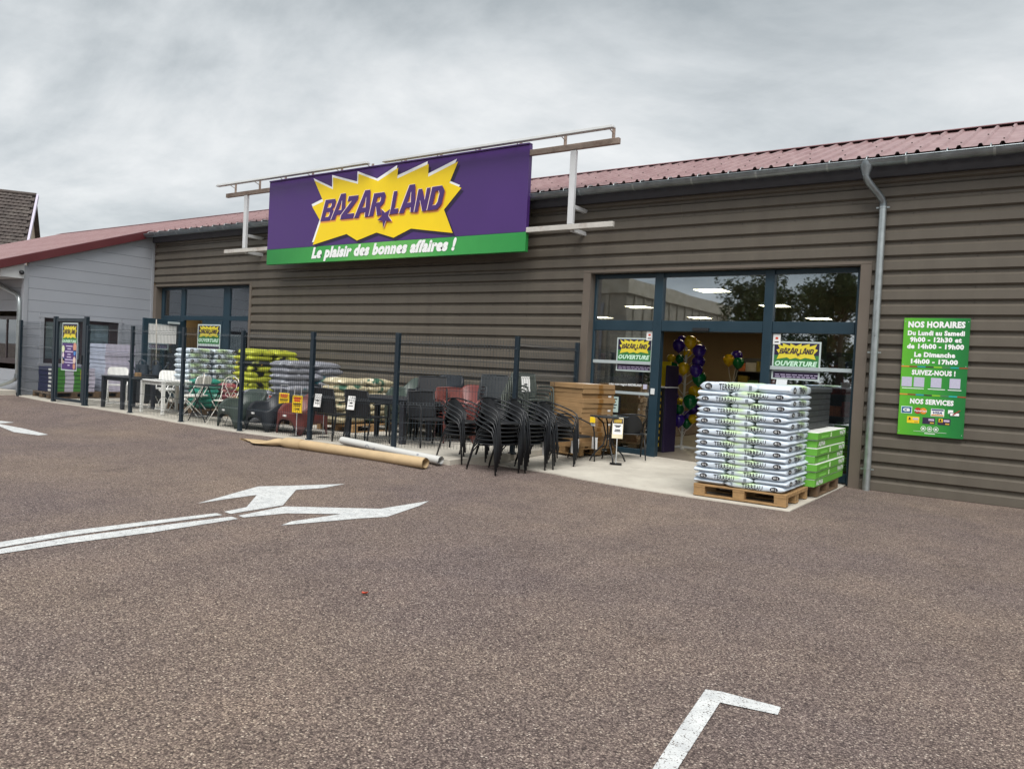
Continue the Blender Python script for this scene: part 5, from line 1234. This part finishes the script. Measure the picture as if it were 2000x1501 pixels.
# price signs among the tub chairs
placard(-10.52, 8.74, pz(-10.5), .545, .21, .30, R(12), 'yellow price card on a pole before the brick red tub armchair', YELP, True, True)
placard(-11.32, 9.1, pz(-11.3), .58, .20, .24, R(25), 'yellow price card tilted over the black tub armchair', YELP, True, True)
placard(-10.12, 8.98, pz(-10.1), .60, .20, .32, R(10), 'yellow price card half hidden beside the black garden armchair', YELP, True, True)
placard(-12.0, 9.35, pz(-12), .55, .16, .14, R(10), 'bare white price hoop behind the olive tub armchair', WHT, True, True)
# ------------------------------------------------------------------ watering cans on a display cabinet
t = thing('display_cabinet', 'low black display cabinet carrying the watering cans near the side door', 'cabinet', (-18.0, 10.35, pz(-18)))
MB().box(-.45, .45, -.3, .3, .03, .66).build('carcass', BLK, t, bevel=.008); MB().box(-.47, .47, -.32, .32, .661, .69).build('cabinet_top', DPL, t, bevel=.006)
for s in (-.22, .22): MB().box(s-.2, s+.2, -.306, -.301, .06, .63).build('door', DPL, t, bevel=.003)
def can_proto():
    r_ = thing('watering_can', 'x', 'watering can'); TRASH.append(r_); mt = M('slate watering can', '#3d4650', .5, .12, 8)
    MB().lathe([(0, 0), (.105, 0), (.11, .02), (.095, .20), (.10, .225), (.07, .23), (.07, .21), (0, .20)], 20).build('body', mt, r_, smooth='auto')
    MB().tube([(.10, 0, .06), (.20, 0, .15), (.30, 0, .27)], [.025, .018, .014], 8).build('spout', mt, r_, smooth=True); MB().lathe([(0, 0), (.02, 0), (.045, .04), (0, .05)], 12, (.30, 0, .265)).build('rose', mt, r_, smooth=True)
    MB().tube([(.05, 0, .22), (.02, 0, .31), (-.05, 0, .35), (-.12, 0, .30), (-.145, 0, .18), (-.11, 0, .06)], .013, 8).build('handle', mt, r_, smooth=True); return r_
WC = can_proto()
for x, y, rz, lab in ((-18.28, 10.3, 200, 'slate grey watering can, leftmost on the black cabinet'), (-17.98, 10.25, 60, 'slate grey watering can in the middle of the black cabinet'), (-17.72, 10.42, 20, 'slate grey watering can, rightmost on the black cabinet')):
    put(WC, (x, y, pz(x)+.692), R(rz), lab, 'watering cans')
t = thing('broom', 'long handled tool standing upright between the watering cans', 'broom', (-17.95, 10.52, pz(-18)+.69)); MB().tube([(-17.93, 10.52, pz(-18)+.69), (-17.97, 10.5, 2.19)], .014, 8).build('handle', M('pale handle', '#a9a49a', .4, .1), t, world=True, smooth=True); MB().box(-18.05, -17.81, 10.49, 10.55, pz(-18)+.69, pz(-18)+.75).build('head', BLK, t, world=True, bevel=.005)
t = thing('yellow_crate', 'small yellow orange box under the white table', 'crate', (-15.2, 10.1, pz(-15.2))); 
MB().box(-.16, .16, -.16, .16, .18, .42).build('carton', M('yellow orange carton', '#c98a1e', .6, .1, 5), t, bevel=.006); MB().box(-.2, .2, -.2, .2, 0, .178).build('crate_base', WOODD, t, bevel=.005)
# ------------------------------------------------------------------ paper rolls
t = thing('kraft_roll', 'long brown kraft paper roll lying along the slab edge, end unrolled', 'paper roll', (-9.2, 8.25, .05))
A_, B_ = Vector((-6.80, 7.85, .125)), Vector((-10.2, 7.86, .130)); ax_ = (B_-A_).normalized()
def roll(A, B, r, turns, name, mt, parent, flare=0):
    m_ = MB(); u_, v_ = basis(B-A); n = 22*turns
    def f(a, b):
        th = 2*math.pi*turns*a; rr_ = r*(.72+.28*a)*(1+.03*math.sin(b*9+a)) ; p_ = A+(B-A)*b
        if b > .7: rr_ *= 1+flare*(b-.7)*(a)
        q = p_+(u_*math.cos(th)+v_*math.sin(th))*rr_; return tuple(q)
    m_.grid(f, n, 14); return m_.build(name, mt, parent, world=True, smooth=True)
C_ = A_+(B_-A_)*.80
roll(A_, C_, .078, 2, 'roll', KRAFT, t)
def flap(a, b):      # the loosened far end: the roll flattens into a pointed tongue
    p_ = C_+Vector((.22, 0, 0))+Vector((-1.45, .0, -.02))*b; th = 2*math.pi*a
    k = sstep(.25, .75, b); rz_ = .081*(1-k)+.013*k; ry = (.081*(1-k)+.19*k)*(1-.75*sstep(.72, 1, b))
    z0 = p_.z*(1-k)+(az(p_.x, p_.y)+.02)*k
    crease = .03*math.exp(-((b-.33)/.05)**2)*math.sin(th)
    return (p_.x+.25*k*math.cos(th)*(.3-b), p_.y+ry*math.cos(th), z0+rz_*math.sin(th)-crease+.02*k*(1-b)*math.sin(b*9))
m_ = MB(); m_.grid(flap, 26, 26, wrapu=True); m_.build('unrolled_flap', KRAFT, t, world=True, smooth=True)
t = thing('printed_roll', 'white printed plastic film roll behind the kraft paper roll', 'film roll', (-8.2, 8.45, .1))
def m_film():
    m, tt, p = nodes_of('white printed film'); v = coords(tt); vo = tt.nodes.new('ShaderNodeTexVoronoi'); vo.inputs['Scale'].default_value = 5.5; tt.links.new(v, vo.inputs['Vector'])
    k = ramp(tt, vo.outputs['Distance'], [(.0, (0, 0, 0, 1)), (.20, (0, 0, 0, 1)), (.23, (1, 1, 1, 1)), (.28, (1, 1, 1, 1)), (.31, (0, 0, 0, 1))])
    tt.links.new(mixc(tt, mathn(tt, 'MULTIPLY', k, .6), lin('#c4c4c0'), lin('#4c5a76')), p.inputs['Base Color']); p.inputs['Roughness'].default_value = .35; bump(tt, p, noise(tt, v, 12, 4), .3, .01); return m
roll(Vector((-6.74, 8.10, .150)), Vector((-9.0, 8.385, .200)), .06, 2, 'roll', m_film(), t)
# ------------------------------------------------------------------ interior things
lp = MB().box(-.295, .295, -.295, .295, 0, .02).mesh('diffuser'); lp.materials.append(LAMP)
lf = MB().box(-.31, .31, -.31, -.296, -.002, .022).box(-.31, .31, .296, .31, -.002, .022).box(-.31, -.296, -.296, .296, -.002, .022).box(.296, .31, -.296, .296, -.002, .022).mesh('frame'); lf.materials.append(WHT)
spots = [(-5.58, 14.87, 'nearest the doorway'), (-8.85, 18.4, 'seen in the left transom pane'), (-11.9, 22.0, 'far left in the store'), (-8.55, 21.9, 'low behind the middle transom pane'), (-3.4, 17.6, 'behind the right mullion'), (-5.3, 18.2, 'second row behind the doorway'), (-2.0, 20.4, 'second row on the right'), (-5.2, 22, 'third row behind the doorway'), (-23.6, 14.45, 'inside the side door at the left'), (-21.2, 14.5, 'inside the side door at the right'), (-17.9, 18.5, 'far behind the side door'), (-14.5, 17, 'hidden behind the brown wall')]
for x, y, d in spots[:11]:
    t = thing('ceiling_light', 'lit square ceiling panel '+d, 'ceiling light', (x, y, 3.183), 0, 'ceiling panels')
    link_mesh('diffuser', lp, None, t); link_mesh('frame', lf, None, t)
BALC = {'Y': M('yellow balloon', '#d9b313', .18, .05, 3), 'P': M('purple balloon', '#3d2585', .15, .05, 3), 'G': M('green balloon', '#0f6b3c', .15, .05, 3)}
for m_n in BALC.values():
    m_n.node_tree.nodes['Principled BSDF'].inputs['Subsurface Weight'].default_value = .15
BAL=[(-5.54,13.80,2.10,0.122,'Y'),(-5.79,13.85,2.03,0.122,'P'),(-5.80,14.00,2.15,0.082,'P'),(-5.40,13.90,1.94,0.130,'P'),(-5.68,14.02,1.89,0.082,'Y'),(-5.50,14.05,2.08,0.065,'Y'),(-5.95,13.90,1.78,0.082,'Y'),(-5.80,13.95,1.78,0.087,'G'),(-5.92,13.90,1.59,0.122,'G'),(-5.61,13.70,1.60,0.114,'Y'),(-5.41,13.92,1.73,0.125,'P'),(-5.40,13.80,1.57,0.125,'P'),(-5.76,13.80,1.38,0.098,'P'),(-5.95,14.00,1.31,0.122,'G'),(-5.37,13.90,1.42,0.136,'G'),(-5.46,13.95,1.16,0.125,'Y'),(-5.88,13.90,1.05,0.117,'P'),(-5.82,14.10,0.92,0.103,'Y'),(-5.44,13.70,0.99,0.136,'G'),(-5.49,14.00,0.86,0.109,'P'),(-5.70,13.80,0.82,0.098,'G'),(-5.67,13.75,0.62,0.122,'P'),(-5.61,14.05,0.69,0.109,'P'),(-5.61,14.00,0.56,0.098,'G'),(-5.45,13.90,0.66,0.087,'Y')]
def balloon(c, r_, loc, par, name='balloon'):
    m_ = MB().lathe([(0, -1.22), (.10, -1.2), (.05, -1.12), (.28, -1.0), (.62, -.72), (.88, -.30), (.99, .12), (.93, .48), (.70, .80), (.38, .97), (0, 1.03)], 20)
    m_.v = [(x*r_, y*r_, z*r_) for x, y, z in m_.v]; o = m_.build(name, BALC[c], par, smooth=True); o.location = loc; return o
bt = thing('balloon_tree', 'white column stand full of yellow, purple and green balloons inside the doorway', 'balloon stand', (-5.68, 13.97, .086))
WPOL = M('white pole', '#cfcfcb', .4, .04)
MB().cyl((0, 0, 0), (0, 0, 2.0), .022, 12).build('pole', WPOL, bt)
for k in range(4):
    a = R(25+90*k); MB().hexa([(0, -.03, 0), (.30, -.03, 0), (.30, .03, 0), (0, .03, 0), (0, -.025, .05), (.30, -.02, .015), (.30, .02, .015), (0, .025, .05)]).build('foot', WPOL, bt).rotation_euler = (0, 0, a)
for x, y, z, r_, c in BAL:
    q = Vector((x, y, z))-Vector(bt.location); balloon(c, r_, q, bt)
    MB().tube([(0, 0, max(.15, q.z-.30)), (q.x*.6, q.y*.6, q.z-.2), (q.x, q.y, q.z-r_*1.1)], .006, 6).build('arm', WPOL, bt)
b2 = thing('balloon_bunch', 'small bunch of three balloons on a stick deeper inside the store', 'balloons', (-5.8, 17, .086))
for x, y, z, c in ((-5.88, 16.95, 1.86, 'Y'), (-5.74, 17.05, 1.95, 'P'), (-5.68, 17, 1.80, 'G')):
    q = Vector((x, y, z))-Vector(b2.location); balloon(c, .13, q, b2); MB().tube([(0, 0, 1.2), (q.x*.7, q.y, q.z-.3), (q.x, q.y, q.z-.14)], .005, 6).build('stick', WPOL, b2)
MB().cyl((0, 0, 0), (0, 0, 1.2), .012, 8).build('pole', WPOL, b2); MB().cyl((0, 0, 0), (0, 0, .02), .15, 16).build('foot', BLK, b2)
t = thing('promo_stand', 'black and yellow promotional stand with small drawers just inside the doorway', 'display stand', (-5.75, 13.0, .086), R(-8))
MB().box(-.22, .22, -.2, .2, 0, 1.15).build('carcass', BLK, t, bevel=.006); MB().box(.221, .25, -.2, .2, 0, 1.55).build('side_board', PURPX, t, bevel=.004)
MB().box(-.24, .26, -.24, .22, 1.151, 1.17).build('shelf', PAPER, t); MB().box(-.20, .2, -.02, .02, 1.172, 1.62).build('yellow_board', YEL, t, bevel=.004)
for i in range(9): MB().box(.03, .16, -.206, -.201, .10+i*.115, .16+i*.115).build('drawer_label', M('dull yellow label', '#b79a2a', .5), t)
SHM = M('shelf metal', '#4a4a4c', .5, .1, 4); PROD = [M('product %d' % i, c, .5, .25, 14) for i, c in enumerate(('#8a2f2a', '#2a4a7a', '#a8a29a', '#7a6a2a', '#3f6a3f', '#5a2f5f', '#b5663a', '#2c2c30'))]
def shelf(x, y, rz, w_, lab, h=1.9):
    t = thing('display_shelf', lab, 'shelf', (x, y, .086), rz, 'store shelves'); q = random.Random(x*7+y)
    MB().box(-w_/2, w_/2, .19, .21, 0, h).build('back_panel', SHM, t)
    for s in (-1, 1): MB().box(s*w_/2-.015, s*w_/2+.015, -.2, .19, 0, h).build('upright', SHM, t)
    for k in range(5):
        z = .1+k*(h-.1)/5; MB().box(-w_/2+.016, w_/2-.016, -.2, .188, z, z+.02).build('shelf_board', SHM, t)
        xx = -w_/2+.05
        while xx < w_/2-.2:
            b = q.uniform(.1, .28); MB().box(xx, xx+b-.015, -.17, q.uniform(-.02, .12), z+.021, z+.021+q.uniform(.12, .27)).build('product', q.choice(PROD), t); xx += b
shelf(-3.2, 15.2, R(-20), 1.6, 'store shelf with red and dark goods right of the balloons'); shelf(-4.9, 19.5, 0, 3.2, 'long store shelf at the back behind the balloons'); shelf(-8.4, 16.0, R(60), 2.2, 'store shelf behind the left entrance pane'); shelf(-2.75, 13.6, R(0), 1.4, 'store shelf behind the right entrance pane'); shelf(-17.0, 14.5, 0, 1.8, 'store shelf inside the side door'); shelf(-6.15, 12.75, R(0), .7, 'narrow dark drawer shelf behind the left entrance pane', 1.3)
# ------------------------------------------------------------------ tiled house beyond the annex
th = thing('tiled_house', 'house with steep dark tiled roof and white verge beyond the annex', 'house', (-50, 20, 0))
rA, rB = Vector((-55.8, 21.73, 11.0)), Vector((-54.72, 23.43, 11.0)); rd = (rB-rA).normalized(); dn = Vector((rd.y, -rd.x, 0))   # downslope towards +X/-Y
HV = Vector((0, 0, 1)); slope = (dn*.62-HV*.785).normalized()
rA2 = rA-rd*16; Ls = 7.0
TILE = M('dark brown roof tile', '#4a4340', .85, .35, 2.5, bmp=.3, bscale=12, dirt=.5, dirtcol='#77716a')
m_ = MB(); nrm = rd.cross(slope); nrm = nrm if nrm.z > 0 else -nrm
rowh = .30; nrow = int(Ls/rowh); tw = .27; ntile = int((rB-rA2).length/tw); q = random.Random(9)
for i in range(nrow):
    for k in range(ntile):
        p_ = rA2+rd*(k*tw+(tw/2 if i % 2 else 0))+slope*(i*rowh); h0, h1 = .0+q.uniform(0, .012), .055+q.uniform(0, .02)
        a0 = p_+nrm*h0; a1 = p_+rd*tw*.5+nrm*(h0+.02); a2 = p_+rd*tw*.97+nrm*h0; b0 = p_+slope*(rowh*1.06)+nrm*h1; b1 = b0+rd*tw*.5+nrm*.03; b2_ = b0+rd*tw*.97; d0 = b0-nrm*.05; d1 = b1-nrm*.07; d2 = b2_-nrm*.05
        m_._add([tuple(z_) for z_ in (a0, a1, a2, b0, b1, b2_, d0, d1, d2)], [(0, 3, 4, 1), (1, 4, 5, 2), (3, 6, 7, 4), (4, 7, 8, 5)])
m_.build('roof_tiles', TILE, th, world=True, kind='stuff')
m_ = MB(); o1 = rA2-nrm*.05; o2 = rB-nrm*.05; m_._add([tuple(z_) for z_ in (o1, o2, o2+slope*Ls, o1+slope*Ls)], [(0, 1, 2, 3)]); s2 = Vector((-slope.x, -slope.y, slope.z)); m_._add([tuple(z_) for z_ in (o1, o2, o2+s2*Ls, o1+s2*Ls)], [(3, 2, 1, 0)]); m_.build('roof_deck', TILE, th, world=True)
m_ = MB(); e0 = rB+rd*.02; e1 = e0+slope*Ls; u_ = rd*.12
m_.hexa([tuple(z_) for z_ in (e0-nrm*.12, e0-nrm*.12+u_, e1-nrm*.12+u_, e1-nrm*.12, e0+nrm*.12, e0+nrm*.12+u_, e1+nrm*.12+u_, e1+nrm*.12)]); m_.build('verge_board', M('white lilac verge', '#b9b4c6', .5, .05), th, world=True)
m_ = MB().tube([tuple(rA2+nrm*.02+HV*.03), tuple(rB+nrm*.02+HV*.03)], .12, 10); m_.build('ridge_tiles', TILE, th, world=True)
m_ = MB(); w1 = rB-rd*.3+slope*Ls*.95; w2 = rB-rd*.3+s2*Ls*.95; top_ = rB-rd*.3; m_.poly([(w1.x, w1.y, 0), (w2.x, w2.y, 0), tuple(w2), tuple(top_-HV*.1), tuple(w1)])
w3 = rA2+slope*Ls*.95; m_.poly([(w1.x, w1.y, 0), tuple(w1), tuple(w3), (w3.x, w3.y, 0)]); m_.build('wall', M('cream render', '#b5aa98', .9, .1, 2), th, world=True)
# ------------------------------------------------------------------ what the panes mirror: the other side of the car park
WH = m_concrete('stained concrete wall', '#8a8375', '#b0a898', .8)
opp = thing('warehouse', 'stained concrete warehouse on the far side of the car park', 'warehouse', (-30, -36, 0))
def wh_box(nm, mt, *b): bits(nm, mt, opp, b, bevel=0)
c0 = (-30, -36); 
wh_box('wall', WH, -75, -30, -62, -36, 0, 8.2); wh_box('parapet', m_concrete('pale parapet', '#a39b88', '#c0b8a8', .4), -75.2, -29.8, -62.2, -35.8, 8.2, 9.45)
for i in range(13): wh_box('wall_rib', WH, -29.999, -29.90, -37.5-i*1.9, -37.3-i*1.9, 0, 8.19)
for i in range(10): wh_box('wall_rib', WH, -32-i*4.3, -31.7-i*4.3, -35.999, -35.88, 0, 8.19)
wh_box('cladding_panel', M('pale door panel', '#8d8d90', .6, .1), -34.2, -32.2, -35.98, -35.9, 0, 7.4); wh_box('band', M('pale band', '#8f8a80', .8, .1), -75, -29.9, -35.97, -35.86, 5.5, 6.3)
LEAF = M('tree leaves', '#4c5c34', .55, .5, .9); BARK = M('bark', '#4b4036', .9, .2, 6, bmp=.4, bscale=20)
def tree(x, y, h, spread, nleaf, seed, label):
    t = thing('tree', label, 'tree', (x, y, 0), 0, 'trees across the car park'); q = random.Random(seed); m_ = MB(); cl = []
    m_.tube([(0, 0, 0), (.1, .05, h*.2), (-.05, .1, h*.42), (.1, 0, h*.75)], [.32, .25, .18, .05], 10)
    for k in range(26):
        a = q.uniform(0, 6.28); z0 = q.uniform(.18, .7)*h; r_ = spread*(1-.55*(z0/h))*q.uniform(.6, 1.0); e = Vector((r_*math.cos(a), r_*math.sin(a), z0+q.uniform(.08, .28)*h))
        m_.tube([(0, 0, z0), (e.x*.5, e.y*.5, z0+(e.z-z0)*.6), tuple(e)], [.09, .05, .015], 6); cl += [(e, q.uniform(.7, 1.5)), (Vector((e.x*.6, e.y*.6, z0+(e.z-z0)*.7)), q.uniform(.6, 1.2))]
    for k in range(8): cl.append((Vector((q.uniform(-.8, .8), q.uniform(-.8, .8), h*q.uniform(.75, 1.0))), q.uniform(.6, 1.1)))
    m_.build('trunk', BARK, t, smooth=True); lf_ = MB()
    for k in range(nleaf):
        c, r_ = q.choice(cl); d = Vector((q.gauss(0, 1), q.gauss(0, 1), q.gauss(0, .8))).normalized()*r_*q.random()**.4; p_ = c+d; s = q.uniform(.10, .2)
        u_ = Vector((q.gauss(0, 1), q.gauss(0, 1), q.gauss(0, .6))).normalized(); v_ = u_.orthogonal().normalized()
        lf_._add([tuple(p_-u_*s), tuple(p_+v_*s*.5), tuple(p_+u_*s), tuple(p_-v_*s*.5)], [(0, 1, 2, 3)])
    lf_.build('crown', LEAF, t, kind='stuff')
tree(-17.5, -33, 9.5, 4.2, 9000, 1, 'broad leafy tree across the car park, nearest the warehouse'); tree(-11.5, -31, 9.0, 3.8, 9000, 2, 'broad leafy tree across the car park in the middle'); tree(-6.0, -34, 8.3, 3.4, 7000, 3, 'leafy tree across the car park, farthest from the warehouse')
for hx, hy, hl, lab in ((-8, -40, 44, 'added foliage screen behind the trees, blocking the bright horizon in the pane reflections'),):
    t = thing('added_hedge', lab, 'added_hedge', (hx, hy, 0)); q = random.Random(5); lf_ = MB()  # unseen foliage row, added to keep bright horizon sky out of the pane reflections
    for k in range(16000):
        p_ = Vector((q.uniform(-hl/2, hl/2), q.uniform(-1, 1), q.random()**.8*(4.6+.8*mnoise.noise(Vector((k*.0, q.random(), 0)))))); s = q.uniform(.12, .25)
        u_ = Vector((q.gauss(0, 1), q.gauss(0, 1), q.gauss(0, 1))).normalized(); v_ = u_.orthogonal().normalized(); lf_._add([tuple(p_-u_*s), tuple(p_+v_*s*.6), tuple(p_+u_*s), tuple(p_-v_*s*.6)], [(0, 1, 2, 3)])
    lf_.build('foliage', LEAF, t, kind='stuff'); m_ = MB()
    for k in range(30): m_.tube([(-hl/2+k*hl/30, 0, 0), (-hl/2+k*hl/30+.2, .1, 3.8)], [.1, .03], 6)
    m_.build('stems', BARK, t, kind='stuff')
# ------------------------------------------------------------------ litter
t = thing('fallen_leaf', 'curled orange leaf lying on the asphalt in the foreground', 'leaf', (-3.47, 3.48, .004))
m_ = MB(); m_.grid(lambda u, v: ((u-.5)*.055, (v-.5)*.035*(1-.7*abs(2*u-1)), .004+.010*abs(2*v-1)+.008*(u-.3)**2*4), 7, 5); m_.build('blade', M('orange leaf', '#b5452a', .6, .2, 40), t)
kill_all()
